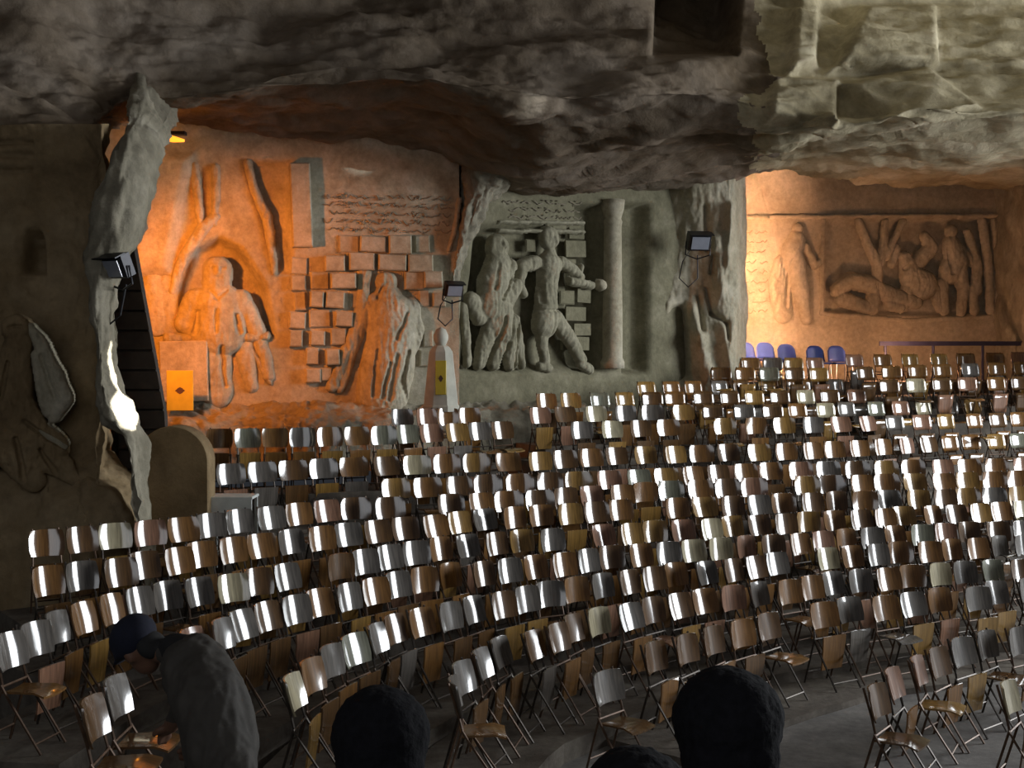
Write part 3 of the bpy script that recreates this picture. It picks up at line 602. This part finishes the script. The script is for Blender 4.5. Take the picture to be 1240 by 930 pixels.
for rn, (keys, h, n) in ROWS.items():
    P = sample_row(keys, h, n); T = np.gradient(P[:, :2], axis=0)
    for _ in range(3): T = np.concatenate([T[:1], (T[:-2]+T[1:-1]+T[2:])/3, T[-1:]])
    tier_specs.append((rn, P, T)); cnt = -1
    for i in range(n):
        if random.random() < 0.03 and 1 < i < n-2: continue
        th = math.atan2(T[i, 1], T[i, 0]); sp = math.hypot(*T[i])
        cnt += 1
        px, py = project(P[i])
        if py < 640 and px > 600: k = random.choices(['brown','tan','umber','grey','pink','green','cream'], [36, 18, 18, 9, 9, 6, 4])[0]
        elif px < 450 and py > 600: k = random.choices(['brown','umber','grey','pink','cream','tan'], [30, 24, 30, 6, 6, 4])[0]
        else: k = random.choices(['brown','tan','umber','grey','pink','green','cream'], [30, 9, 24, 22, 6, 5, 4])[0]
        if py > 670: k = random.choices(['brown','umber','grey','pink','cream','green'], [20, 32, 36, 5, 5, 2])[0]
        ks = random.choices(['brown','tan','umber','pink','grey'], [34, 22, 26, 12, 6])[0]
        opn = random.random() < (0.16 if rn not in ('L', 'K') else 0.4)
        jit = random.gauss(0, 0.035); nrm_ = np.array([T[i, 1], -T[i, 0], 0])/sp
        chairs.append(dict(row=rn, i=cnt, p=P[i]+nrm_*jit, th=th+(0.10 if (px > 520 and py > 600) else 0.0)+random.gauss(0, 0.09), s=max(0.80, min(1.0, sp/0.425)), wood=k, seat=ks, open=opn, d=P[i][1], tilt=random.gauss(0, 0.045), metal=random.choice([METAL, RUST])))
# extra chairs standing on their own at the front
for name_, px, py, d, th, k, opn in (('n1', 140, 846, 8.07, 1.56, 'grey', True), ('n2', 112, 872, 7.62, 1.6, 'umber', True), ('n3', 1062, 850, 10.18, 0.95, 'umber', True), ('n4', 1222, 846, 10.28, 0.95, 'cream', False), ('n5', 735, 832, 10.63, 0.85, 'grey', True)):
    chairs.append(dict(row=name_, i=0, p=U(px, py, d), th=th, s=1.0, wood=k, seat='umber', open=opn, d=d, tilt=0, metal=RUST))
NLAB = {'n1': 'grey backed chair beside the bending person', 'n2': 'dark brown chair left of the bending person', 'n3': 'dark brown chair on the open floor at lower right', 'n4': 'cream backed chair at the lower right corner', 'n5': 'grey backed chair standing apart between the two dark heads'}
order = sorted(chairs, key=lambda c: c['d'])
near_set = set(id(c) for c in order[:300])
far_v = {}; ncount = 0
def chair_base(c):
    R = Matrix.Rotation(c['th'], 3, 'Z'); return Vector(c['p'])-R @ Vector((0, BACK_Y, BACK_Z))
far = dict(v=[], f=[], m=[]); far_mats = [WM[k] for k in WOODS]+[METAL, RUST]; fidx = {mm.name: i for i, mm in enumerate(far_mats)}
for c in chairs:
    base = chair_base(c)
    if id(c) in near_set:
        root = empty('folding_chair', base, c['th']); root.scale = (c['s'], 1, 1)
        lab = NLAB.get(c['row']) or '%s wooden chair, %s from the left in %s' % (WOODS[c['wood']][0], ordw(c['i']), ROWNAME[c['row']])
        setp(root, lab, 'chair', 'wooden folding chairs in the tiers')
        b = bpy.data.objects.new('backrest', BACKM[c['wood']]); C.objects.link(b); b.parent = root; b.location = (0, BACK_Y, BACK_Z); b.rotation_euler = (c['tilt'], 0, 0)
        s = bpy.data.objects.new('seat', SEATM[('open' if c['open'] else 'folded', c['seat'])]); C.objects.link(s); s.parent = root
        for nm, me in LEGM[c['metal'].name]:
            l = bpy.data.objects.new(nm, me); C.objects.link(l); l.parent = root
    else:
        Rm = Matrix.Translation(base) @ Matrix.Rotation(c['th'], 4, 'Z') @ Matrix.Diagonal((c['s'], 1, 1, 1))
        def addm(me, off=(0, 0, 0)):
            k = len(far['v']); far['v'] += [tuple(Rm @ (v.co+Vector(off))) for v in me.vertices]
            for p in me.polygons: far['f'].append(tuple(i+k for i in p.vertices)); far['m'].append((fidx[me.materials[0].name], p.use_smooth))
        addm(BACKM[c['wood']], (0, BACK_Y, BACK_Z)); addm(SEATM[('open' if c['open'] else 'folded', c['seat'])])
        for nm, me in LEGM[c['metal'].name]: addm(me)
if far['v']:
    o = mesh_obj('distant_chairs', far['v'], far['f'], far_mats)
    o.data.polygons.foreach_set('material_index', [m[0] for m in far['m']]); o.data.polygons.foreach_set('use_smooth', [m[1] for m in far['m']])
    setp(o, 'farthest rows of brown wooden chairs on the top tiers', 'chairs', kind='stuff')
# tiers under the rows
for rn, P, T in tier_specs:
    z = P[:, 2]-BACK_Z; k = len(P); t = T/np.linalg.norm(T, axis=1)[:, None]; nf = np.stack([t[:, 1], -t[:, 0]], 1)
    P2 = np.concatenate([P[:1, :2]-t[:1]*0.35, P[:, :2], P[-1:, :2]+t[-1:]*(1.6 if (rn not in ('A', 'B', 'L', 'r0', 'r1', 'r2', 'r3')) else 0.35)]); nf = np.concatenate([nf[:1], nf, nf[-1:]]); z = np.concatenate([z[:1], z, z[-1:]])-0.004
    a = P2+nf*0.62; b = P2-nf*0.42; v = []
    for q, zz in ((a, z), (b, z), (b, z-0.7), (a, z-0.7)): v += [(q[i, 0], q[i, 1], zz[i]) for i in range(k+2)]
    f = []; K = k+2
    for i in range(K-1):
        for g in range(4): f.append((g*K+i, g*K+i+1, ((g+1) % 4)*K+i+1, ((g+1) % 4)*K+i))
    f += [(0, K, 2*K, 3*K), (K-1, 4*K-1, 3*K-1, 2*K-1)]
    o = mesh_obj('floor_tier', v, f, TIER_M); setp(o, kind='structure')
    bm = bmesh.new(); bm.from_mesh(o.data); bmesh.ops.recalc_face_normals(bm, faces=bm.faces); bm.to_mesh(o.data); bm.free()
# ------------------------------------------------------------------ loose things of the hall
def outline_slab(name, outline, d, thick, mat, bevel=0.03):
    """a thick slab with the given front outline"""
    pts = [U(px, py, d) for px, py in outline]; c = np.mean(pts, axis=0); k = len(pts); v = []
    for dy, sc in ((0, 0.97), (bevel, 1.0), (thick, 1.0)):
        for p in pts: v.append(tuple(c+(p-c)*sc+np.array([0, dy, 0])))
    f = [tuple(range(k)), tuple(range(3*k-1, 2*k-1, -1))]
    for r in (0, k):
        for i in range(k): f.append((r+(i+1) % k, r+i, r+k+i, r+k+(i+1) % k))
    return mesh_obj(name, v, f, mat)
arc = [(208+44*math.sin(a), 560-44*math.cos(a)) for a in np.linspace(-0.9, 1.5, 14)]
o = outline_slab('stone_slab', [(166,700),(166,560)]+arc+[(252,600),(252,700)], 14.75, 0.35, ROCK_BROWN)
setp(o, 'plain brown stone slab with rounded top standing behind the left chairs', 'stone slab')
# dark slatted screen beside the sunlit spur
scr = empty('slatted_screen', U(172, 540, 15.9)); setp(scr, 'tall dark tapering screen of horizontal planks beside the sunlit rock', 'screen')
DARKW = plain('dark_plank', (0.055, 0.042, 0.032), 0.7, 0, 0.3, 6, 0, 0.2)
def at_parent(o, p): o.parent = p; o.matrix_parent_inverse = Matrix.Translation(-p.location); return o
yy = 305
while yy < 640:
    y2 = yy+24; m = MB()
    def edges(y): return 136+8*((y-305)/240), 163+37*min(1, (y-305)/200)
    a0, b0 = edges(yy+1); a1, b1 = edges(y2-2); d = 15.9+random.uniform(-0.03, 0.03)
    q = [U(a1, y2-2, d), U(b1, y2-2, d), U(b0, yy+1, d), U(a0, yy+1, d)]
    v = [tuple(p) for p in q]+[tuple(p+np.array([0, 0.06, 0])) for p in q]
    at_parent(mesh_obj('plank', v, [(0,1,2,3),(7,6,5,4),(1,0,4,5),(2,1,5,6),(3,2,6,7),(0,3,7,4)], DARKW), scr); yy = y2
q = [U(145, 660, 15.98), U(200, 660, 15.98), U(199, 505, 15.98), U(162, 304, 15.98), U(137, 304, 15.98)]
v = [tuple(p) for p in q]+[tuple(p+np.array([0, 0.05, 0])) for p in q]
at_parent(mesh_obj('backing_board', v, [(0,1,2,3,4),(9,8,7,6,5)]+[((i+1) % 5, i, i+5, (i+1) % 5+5) for i in range(5)], DARKW), scr)
m = MB().tube([U(142, 660, 16.0), U(134, 300, 16.0)], 0.05, 6); at_parent(m.build('post', DARKW), scr)
m = MB().tube([U(201, 660, 16.0), U(199, 505, 16.0), U(162, 300, 16.0)], 0.05, 6); at_parent(m.build('post', DARKW), scr)
# floodlights on the rock
BLACK = plain('black_lamp_metal', (0.02, 0.02, 0.024), 0.4, 0.5, 0.2, 20)
LENS = plain('lamp_glass', (0.25, 0.27, 0.32), 0.08, 0.0, 0.1, 5)
def floodlight(px, py, d, yaw, label, sc=1.0):
    c = U(px, py, d); e = empty('floodlight', c, yaw); setp(e, label, 'floodlight', 'floodlights fixed to the rock')
    R = Matrix.Rotation(math.radians(25), 3, 'X')
    MB().bbox((0, 0, 0), (0.34*sc, 0.16*sc, 0.26*sc), 0.025, R).build('housing', BLACK, e)
    MB().box((0, -0.085*sc, -0.04*sc), (0.27*sc, 0.012, 0.19*sc), R).build('glass', LENS, e)
    MB().box((0, -0.12*sc, 0.10*sc), (0.36*sc, 0.16*sc, 0.012), R).build('visor', BLACK, e)
    MB().tube([(-0.19*sc, 0, 0), (-0.19*sc, 0.05, -0.2*sc), (0, 0.1, -0.26*sc), (0.19*sc, 0.05, -0.2*sc), (0.19*sc, 0, 0)], 0.014, 5).build('bracket', BLACK, e)
    MB().tube([(-0.1*sc, 0.05, -0.1*sc), (-0.24*sc, 0.02, -0.3*sc), (-0.30*sc, 0.0, -0.55*sc), (-0.16*sc, 0.0, -0.68*sc), (0.0, 0.05, -0.55*sc), (0.02, 0.12, -0.2*sc)], 0.012, 5).build('cable', BLACK, e)
    return e
floodlight(141, 322, 13.85, -0.5, 'black floodlight with a looped cable on the pale left rock pillar')
floodlight(549, 350, 20.5, 0.4, 'black floodlight between the orange relief and the grey relief', 0.9)
floodlight(846, 292, 23.9, 0.2, 'black floodlight high on the grey pillar beside the niche', 1.3)
# small strip lamp glowing under the ceiling edge
GLOW = bpy.data.materials.new('orange_lamp_glow'); GLOW.use_nodes = True; gb = GLOW.node_tree.nodes['Principled BSDF']; gb.inputs['Base Color'].default_value = (1, 0.4, 0.05, 1); gb.inputs['Emission Color'].default_value = (1, 0.33, 0.02, 1); gb.inputs['Emission Strength'].default_value = 2.2
sl = empty('strip_lamp', U(204, 168, 18.9)); setp(sl, 'small glowing orange lamp under the ceiling edge above the left relief', 'lamp')
MB().tube([(-0.20, 0, 0), (-0.05, 0, 0.02), (0.10, 0, -0.01), (0.24, 0, -0.03)], [0.05, 0.06, 0.045, 0.02], 8).build('tube', GLOW, sl, True)
MB().box((0, 0.05, 0.09), (0.5, 0.14, 0.05)).build('housing', BLACK, sl)
# yellow notices
YEL = plain('yellow_sign_paint', (0.66, 0.50, 0.03), 0.5, 0, 0.08, 8); INK = plain('dark_sign_print', (0.10, 0.05, 0.03), 0.6)
def emblem(w_, h_):
    m = MB(); n = 12
    v = [(0, 0, 0)]+[(w_*(0.8+0.3*((i % 2) == 0))*math.cos(2*math.pi*i/n), 0, h_*(0.8+0.3*((i % 3) == 0))*math.sin(2*math.pi*i/n)) for i in range(n)]
    return m.add(v, [(0, 1+i, 1+(i+1) % n) for i in range(n)])
sg = empty('notice_board', Vector(U(218, 473, 19.1)), math.atan2(PL1.t[1], PL1.t[0])); setp(sg, 'yellow notice with a small dark emblem below the seated figure', 'sign')
MB().bbox((0, 0, 0), (0.40, 0.03, 0.62), 0.006).build('panel', YEL, sg); em = emblem(0.07, 0.05).build('emblem', INK, sg); em.location = (0, -0.018, 0)
# obelisk-shaped white post with a narrow yellow sign
OB = plain('whitewashed_stone', (0.55, 0.54, 0.46), 0.8, 0, 0.15, 5, 0, 0.2)
ob = empty('stone_obelisk', U(534, 498, 19.45)); setp(ob, 'pale stone obelisk with round finial and narrow yellow sign', 'obelisk')
k = 19.45/F
m = MB(); prof = [(22,0),(22,6),(20.5,8),(14,72),(10,78),(6.5,80)]
v = []; f = []
for r, z in prof:
    for a in range(8): t = math.pi/4*a+math.pi/8; v.append((r*k*1.08*math.cos(t), r*k*0.8*math.sin(t), z*k))
for i in range(len(prof)-1):
    for a in range(8): f.append((i*8+a, i*8+(a+1) % 8, (i+1)*8+(a+1) % 8, (i+1)*8+a))
f.append(tuple(range(8))[::-1]); f.append(tuple(40+a for a in range(8))); m.add(v, f); m.build('shaft', OB, ob)
MB().lathe([(0.3*k,78*k),(6*k,80*k),(9*k,87*k),(9*k,92*k),(6*k,99*k),(0.5*k,102*k)], 16).build('finial', OB, ob, True)
sn = MB().bbox((0.01, -15.5*k, 41*k), (13*k, 0.03, 41*k), 0.005, Matrix.Rotation(math.radians(-4), 3, 'X')).build('sign', YEL, ob); sn['label'] = 'narrow yellow sign'
em = emblem(0.035, 0.05).build('emblem', INK, sn); em.location = (0.01, -15.5*k-0.02, 40*k)
# blue plastic chairs at the foot of the niche
BLUE = plain('blue_plastic', (0.05, 0.09, 0.36), 0.4, 0, 0.12, 6); GREYM = plain('grey_tube', (0.3, 0.3, 0.32), 0.35, 0.8, 0.1, 20)
def blue_chair(px, py, d, yaw, label):
    p = U(px, py, d); e = empty('plastic_chair', (p[0], p[1], p[2]-0.72), yaw); setp(e, label, 'chair', 'blue plastic chairs below the niche')
    v = []; f = []; nx, nz = 9, 6
    for sd in (0, 1):
        for j in range(nz):
            for i in range(nx):
                u = 2*i/(nx-1)-1; t = j/(nz-1); top = 0.36*math.sqrt(max(0, 1-abs(u)**3.2*0.55)); v.append((u*0.22*(1-0.06*t), 0.2+0.05*(-u*u)+0.07*t+0.012*sd, 0.48+top*t))
    for j in range(nz-1):
        for i in range(nx-1):
            a = j*nx+i; f.append((a, a+1, a+nx+1, a+nx)); b = nx*nz+a; f.append((b+nx, b+nx+1, b+1, b))
    n = nx*nz; rim = list(range(nx))+[j*nx+nx-1 for j in range(1, nz)]+[(nz-1)*nx+i for i in range(nx-2, -1, -1)]+[j*nx for j in range(nz-2, 0, -1)]
    for a, b in zip(rim, rim[1:]+rim[:1]): f.append((b, a, n+a, n+b))
    mesh_obj('backrest', v, f, BLUE, e, True)
    MB().bbox((0, 0, 0.45), (0.42, 0.42, 0.04), 0.012).build('seat', BLUE, e)
    for sx in (-1, 1):
        for sy in (-1, 1): MB().tube([(sx*0.21, sy*0.2, 0), (sx*0.18, sy*0.17, 0.44)], 0.012, 5).build('leg', GREYM, e)
for px, py, lb in ((907, 421, 'leftmost blue plastic chair below the glowing niche'), (931, 421, 'second blue plastic chair from the left below the niche'), (957, 423, 'third blue plastic chair from the left below the niche'),
                   (992, 425, 'fourth blue plastic chair from the left below the niche'), (1018, 425, 'rightmost blue plastic chair below the niche')):
    blue_chair(px, py, 27.2, 0.2, lb)
# dark rail along the back of the top tier
rl = empty('handrail', U(1155, 430, 27.6)); setp(rl, 'long dark blue rail along the foot of the niche panel', 'rail')
NAVY = plain('navy_rail_paint', (0.03, 0.03, 0.07), 0.5, 0, 0.2, 8)
at_parent(MB().box(U(1160, 416, 27.6), (3.5, 0.06, 0.10)).build('top_rail', NAVY), rl)
for px in (1072, 1130, 1190, 1248): at_parent(MB().tube([U(px, 416, 27.6), U(px, 470, 27.6)], 0.03, 6).build('post', NAVY), rl)
# small white table at the end of a row
tb = empty('small_table', U(282, 628, 15.1)); PW = plain('worn_white_paint', (0.66, 0.70, 0.68), 0.5, 0, 0.12, 6)
tb.location.z = 0.94
setp(tb, 'small worn white table standing at the left end of the rows', 'table')
zt = U(282, 601, 15.1)[2]-0.94
MB().bbox((0, 0, 0), (0.56, 0.03, 0.40), 0.008, Matrix.Rotation(math.radians(-90), 3, 'X')).build('table_top', PW, tb).location = (0, 0, zt)
MB().box((0, -0.19, zt-0.11), (0.54, 0.02, 0.19)).build('apron', PW, tb)
for sx in (-1, 1):
    for sy in (-1, 1): MB().box((sx*0.25, sy*0.17, zt/2), (0.035, 0.035, zt)).build('leg', PW, tb)
# ------------------------------------------------------------------ people
SKIN = plain('brown_skin', (0.13, 0.065, 0.04), 0.55, 0, 0.1, 10); HAIR = plain('black_hair', (0.006, 0.006, 0.008), 0.9, 0, 0.3, 60, 0, 0.3); HAIR.node_tree.nodes['Principled BSDF'].inputs['Specular IOR Level'].default_value = 0.15
JACK = plain('dark_grey_jacket', (0.045, 0.04, 0.034), 0.8, 0, 0.2, 9, 0, 0.3); NAVYC = plain('navy_cap_cloth', (0.006, 0.008, 0.022), 0.9, 0, 0.2, 20); BLKC = plain('black_cloth', (0.012, 0.012, 0.013), 0.85, 0, 0.2, 12, 0, 0.3)
ICO = {}
for q in (2, 3):
    bm = bmesh.new(); bmesh.ops.create_icosphere(bm, subdivisions=q, radius=1); bm.verts.ensure_lookup_table()
    ICO[q] = (np.array([v.co[:] for v in bm.verts]), np.array([[v.index for v in f.verts] for f in bm.faces])); bm.free()
def blob_mesh(parts, voxel, smooth_it=6):
    """union of tapered capsules and ellipsoids -> one continuous skin"""
    Vs = []; Fs = []; n0 = 0
    def put(M, sub):
        nonlocal n0
        v, f = ICO[sub]; A = np.array(M); Vs.append(v @ A[:3, :3].T+A[:3, 3]); Fs.append(f+n0); n0 += len(v)
    for p in parts:
        if p[0] == 'e':
            _, c, r = p[:3]; put(Matrix.Translation(c) @ (p[3].to_4x4() if len(p) > 3 else Matrix.Identity(4)) @ Matrix.Diagonal((*r, 1)), 3)
        else:
            _, pts = p
            for (a, ra), (b, rb) in zip(pts[:-1], pts[1:]):
                a, b = Vector(a), Vector(b); n = max(2, int((b-a).length/(min(ra, rb)*0.4))+1)
                for i in range(n+1):
                    t = i/n; r_ = ra+(rb-ra)*t; put(Matrix.Translation(a.lerp(b, t)) @ Matrix.Diagonal((r_, r_, r_, 1)), 2)
    me = bpy.data.meshes.new('tmp'); me.from_pydata(np.concatenate(Vs).tolist(), [], np.concatenate(Fs).tolist()); o = bpy.data.objects.new('tmp', me); C.objects.link(o)
    md = o.modifiers.new('r', 'REMESH'); md.mode = 'VOXEL'; md.voxel_size = voxel
    sm = o.modifiers.new('s', 'SMOOTH'); sm.iterations = smooth_it; sm.factor = 0.5
    dg = bpy.context.evaluated_depsgraph_get(); out = bpy.data.meshes.new_from_object(o.evaluated_get(dg)); bpy.data.objects.remove(o)
    out.polygons.foreach_set('use_smooth', [True]*len(out.polygons)); return out
def person_obj(name, me, mats, fn, parent):
    for m in mats: me.materials.append(m)
    ix = [fn(p.center) for p in me.polygons]; me.polygons.foreach_set('material_index', ix)
    o = bpy.data.objects.new(name, me); C.objects.link(o); o.parent = parent; return o
def hand(w_, dr, side, curl=0.5):
    """palm, four bent fingers of unequal length and a thumb from the side of the palm"""
    w_ = Vector(w_); dr = Vector(dr).normalized(); sd = Vector(side).normalized(); nr = dr.cross(sd).normalized(); P = []
    P.append(('c', [(w_, 0.026), (w_+dr*0.05, 0.026)]))
    for k, (off, ln) in enumerate(((-0.030, 0.066), (-0.010, 0.078), (0.010, 0.074), (0.029, 0.058))):
        a = w_+dr*0.075+sd*off; b = a+dr*ln*0.5+nr*0.012*curl; c = b+(dr*(1-curl*0.6)+nr*curl).normalized()*ln*0.5
        P.append(('c', [(w_+dr*0.03+sd*off*0.7, 0.014), (a, 0.010), (b, 0.009), (c, 0.008)]))
    a = w_+dr*0.025-sd*0.028; P.append(('c', [(a, 0.013), (a+(dr*0.6-sd).normalized()*0.03, 0.011), (a+(dr*1.0-sd*0.7).normalized()*0.062, 0.009)])); return P
def head_parts(c, fwd, up, s=1.0):
    c = Vector(c); f = Vector(fwd).normalized(); u = (Vector(up)-f*Vector(up).dot(f)).normalized(); r = f.cross(u)
    R = Matrix((r, f, u)).transposed(); L = lambda x, y, z: c+R @ Vector((x, y, z))*s
    return [('e', L(0, 0, 0.02), (0.075*s, 0.095*s, 0.10*s), R), ('e', L(0, 0.025, -0.05), (0.058*s, 0.068*s, 0.065*s), R), ('c', [(L(0, 0.088, 0.0), 0.012*s), (L(0, 0.105, -0.03), 0.016*s)]),
            ('e', L(0, 0.085, -0.07), (0.026*s, 0.012*s, 0.010*s), R), ('e', L(0.03, 0.083, 0.005), (0.014*s, 0.010*s, 0.009*s), R), ('e', L(-0.03, 0.083, 0.005), (0.014*s, 0.010*s, 0.009*s), R),
            ('e', L(0.078, -0.005, -0.01), (0.010*s, 0.02*s, 0.032*s), R), ('e', L(-0.078, -0.005, -0.01), (0.010*s, 0.02*s, 0.032*s), R)], L, R
def seated(px, py, d, yaw, label, s=1.0, hair_w=0.1, nod=0.0):
    hc = U(px, py, d); e = empty('person', (hc[0], hc[1], hc[2]-1.19*s), yaw); setp(e, label, 'person', None)
    fw = (0, 1, -nod); hp, L, R = head_parts((0, 0.02, 1.19*s), fw, (0, 0, 1), s)
    P = list(hp)
    P += [('c', [((0, 0.0, 1.12*s), 0.055*s), ((0, -0.02, 1.0*s), 0.06*s)]), ('c', [((0, -0.04, 0.93*s), 0.115*s), ((0, -0.05, 0.75*s), 0.13*s), ((0, -0.04, 0.55*s), 0.14*s)]),
          ('c', [((-0.17*s, -0.03, 0.95*s), 0.07*s), ((0.17*s, -0.03, 0.95*s), 0.07*s)]), ('c', [((-0.09*s, -0.04, 0.53*s), 0.11*s), ((0.09*s, -0.04, 0.53*s), 0.11*s)])]
    for sx in (-1, 1):
        P.append(('c', [((sx*0.2*s, -0.03, 0.94*s), 0.062*s), ((sx*0.25*s, 0.0, 0.68*s), 0.048*s), ((sx*0.15*s, 0.22, 0.60*s), 0.032*s)])); P += hand((sx*0.15*s, 0.23, 0.6*s), (-sx*0.3, 1, -0.1), (1, 0.3*sx, 0), 0.4)
        P.append(('c', [((sx*0.10*s, 0.0, 0.52*s), 0.09*s), ((sx*0.13*s, 0.42*s, 0.50*s), 0.062*s), ((sx*0.13*s, 0.42*s, 0.08*s), 0.042*s)])); P.append(('c', [((sx*0.13*s, 0.42*s, 0.05*s), 0.042*s), ((sx*0.14*s, 0.58*s, 0.035*s), 0.033*s)]))
    me = blob_mesh(P, 0.011)
    def fn(c):
        if c.z > 1.04*s: return 0
        if c.y > 0.215 and c.z > 0.55*s and abs(c.x) < 0.24*s and c.z < 0.66*s and c.y < 0.40: return 0
        return 1
    person_obj('body', me, [SKIN, BLKC], fn, e)
    hm = blob_mesh([('e', L(0, -0.022, 0.045), (hair_w, 0.112, 0.105), R), ('e', L(0, -0.06, -0.02), (hair_w*0.9, 0.07, 0.085), R), ('e', L(0.05, -0.03, 0.0), (0.045, 0.07, 0.06), R), ('e', L(-0.05, -0.03, 0.0), (0.045, 0.07, 0.06), R)], 0.009, 3)
    v = np.zeros(len(hm.vertices)*3); hm.vertices.foreach_get('co', v); v = v.reshape(-1, 3); v += (0.005*perlin(v*60)+0.003*perlin(v*18))[:, None]*(v-np.array(L(0, 0, 0)))/0.1
    hm.vertices.foreach_set('co', v.ravel()); person_obj('hair', hm, [HAIR], lambda c: 0, e)
stp = MB()
for x0, x1 in ((-1.0, 1.5),): stp.box(((x0+x1)/2, 2.35, 1.74), (x1-x0, 1.0, 0.42))
setp(stp.build('floor_near_step', TIER_M), kind='structure')
seated(461, 918, 2.6, 0.06, 'dark-haired person in black seen from behind, left of the two large heads', 1.0, 0.106, 0.1)
seated(881, 900, 2.42, -0.05, 'dark-haired person in black seen from behind, right of the two large heads', 1.0, 0.110, 0.05)
seated(772, 1026, 1.85, 0.0, 'dark head low at the bottom edge between the two large heads', 0.85, 0.095, 0.3)
# bending person with a navy cap
bp_ = empty('person', (U(270, 880, 5.5)[0]+0.02, 5.5, 1.0)); setp(bp_, 'person in dark grey jacket and navy cap bending over the front chairs', 'person')
o0 = Vector(bp_.location); W = lambda px, py, d: Vector(U(px, py, d))-o0
hip = W(268, 905, 5.5); mid = W(256, 850, 5.56); sho = W(235, 808, 5.68); nck = W(212, 790, 5.78); hd = W(170, 784, 5.86)
hp, L, R = head_parts(hd, (-0.55, 0.62, -0.62), (-0.72, 0.2, 0.65), 1.14)
P = list(hp)+[('c', [(hip, 0.165), (mid, 0.17), (sho, 0.15), (W(222, 797, 5.74), 0.085)]), ('c', [(W(222, 797, 5.74), 0.075), (nck, 0.062), (hd.lerp(nck, 0.4), 0.058)]),
     ('c', [(sho+Vector((0.10, -0.10, -0.03)), 0.085), (sho+Vector((-0.07, 0.15, 0.0)), 0.08)])]
for q, el, wr in ((sho+Vector((0.09, -0.11, -0.04)), Vector((-0.02, 0.14, 0.86)), Vector((-0.22, 0.34, 0.72))), (sho+Vector((-0.09, 0.17, -0.02)), Vector((-0.30, 0.50, 0.90)), Vector((-0.42, 0.62, 0.74)))):
    P.append(('c', [(q, 0.072), (el, 0.054), (wr, 0.036)])); P += hand(wr, (wr-el), (0.6, 0.6, 0), 0.6)
for sx in (-1, 1):
    h0 = hip+Vector((0.06*sx, -0.07*sx, -0.06)); P.append(('c', [(h0, 0.115), (Vector((h0.x-0.05, h0.y+0.10, 0.46)), 0.072), (Vector((h0.x+0.02, h0.y, 0.08)), 0.048)])); P.append(('c', [(Vector((h0.x+0.02, h0.y-0.02, 0.05)), 0.045), (Vector((h0.x-0.12, h0.y+0.12, 0.038)), 0.036)]))
me = blob_mesh(P, 0.012)
v = np.zeros(len(me.vertices)*3); me.vertices.foreach_get('co', v); v = v.reshape(-1, 3); nv = np.zeros(len(me.vertices)*3); me.vertex_normals.foreach_get('vector', nv); nv = nv.reshape(-1, 3)
mk_ = (np.linalg.norm(v-np.array(hd), axis=1) > 0.2)[:, None]; v += mk_*nv*(0.028*fbm(v*np.array([9, 9, 4.0]), 3, True))[:, None]; me.vertices.foreach_set('co', v.ravel()); me.update()
wr_ = [Vector((-0.22, 0.34, 0.72)), Vector((-0.42, 0.62, 0.74))]
def fnb(c):
    if (c-hd).length < 0.15 and (c-nck).length > 0.05: return 0
    if any((c-q).length < 0.14 and c.z < q.z+0.02 for q in wr_): return 0
    return 2 if c.z < 0.72 else 1
person_obj('body', me, [SKIN, JACK, BLKC], fnb, bp_)
cm = blob_mesh([('e', L(0, -0.01, 0.055), (0.112, 0.136, 0.10), R), ('e', L(0, 0.02, 0.035), (0.108, 0.127, 0.04), R), ('e', L(0, 0.11, 0.03), (0.08, 0.08, 0.016), R)], 0.009, 4); person_obj('cap', cm, [NAVYC], lambda c: 0, bp_)
hm = blob_mesh([('e', L(0, -0.075, -0.03), (0.075, 0.05, 0.07), R), ('c', [(nck+Vector((0.0, 0, 0.02)), 0.075), (W(226, 790, 5.72), 0.085)])], 0.01, 4); person_obj('scarf', hm, [BLKC], lambda c: 0, bp_)
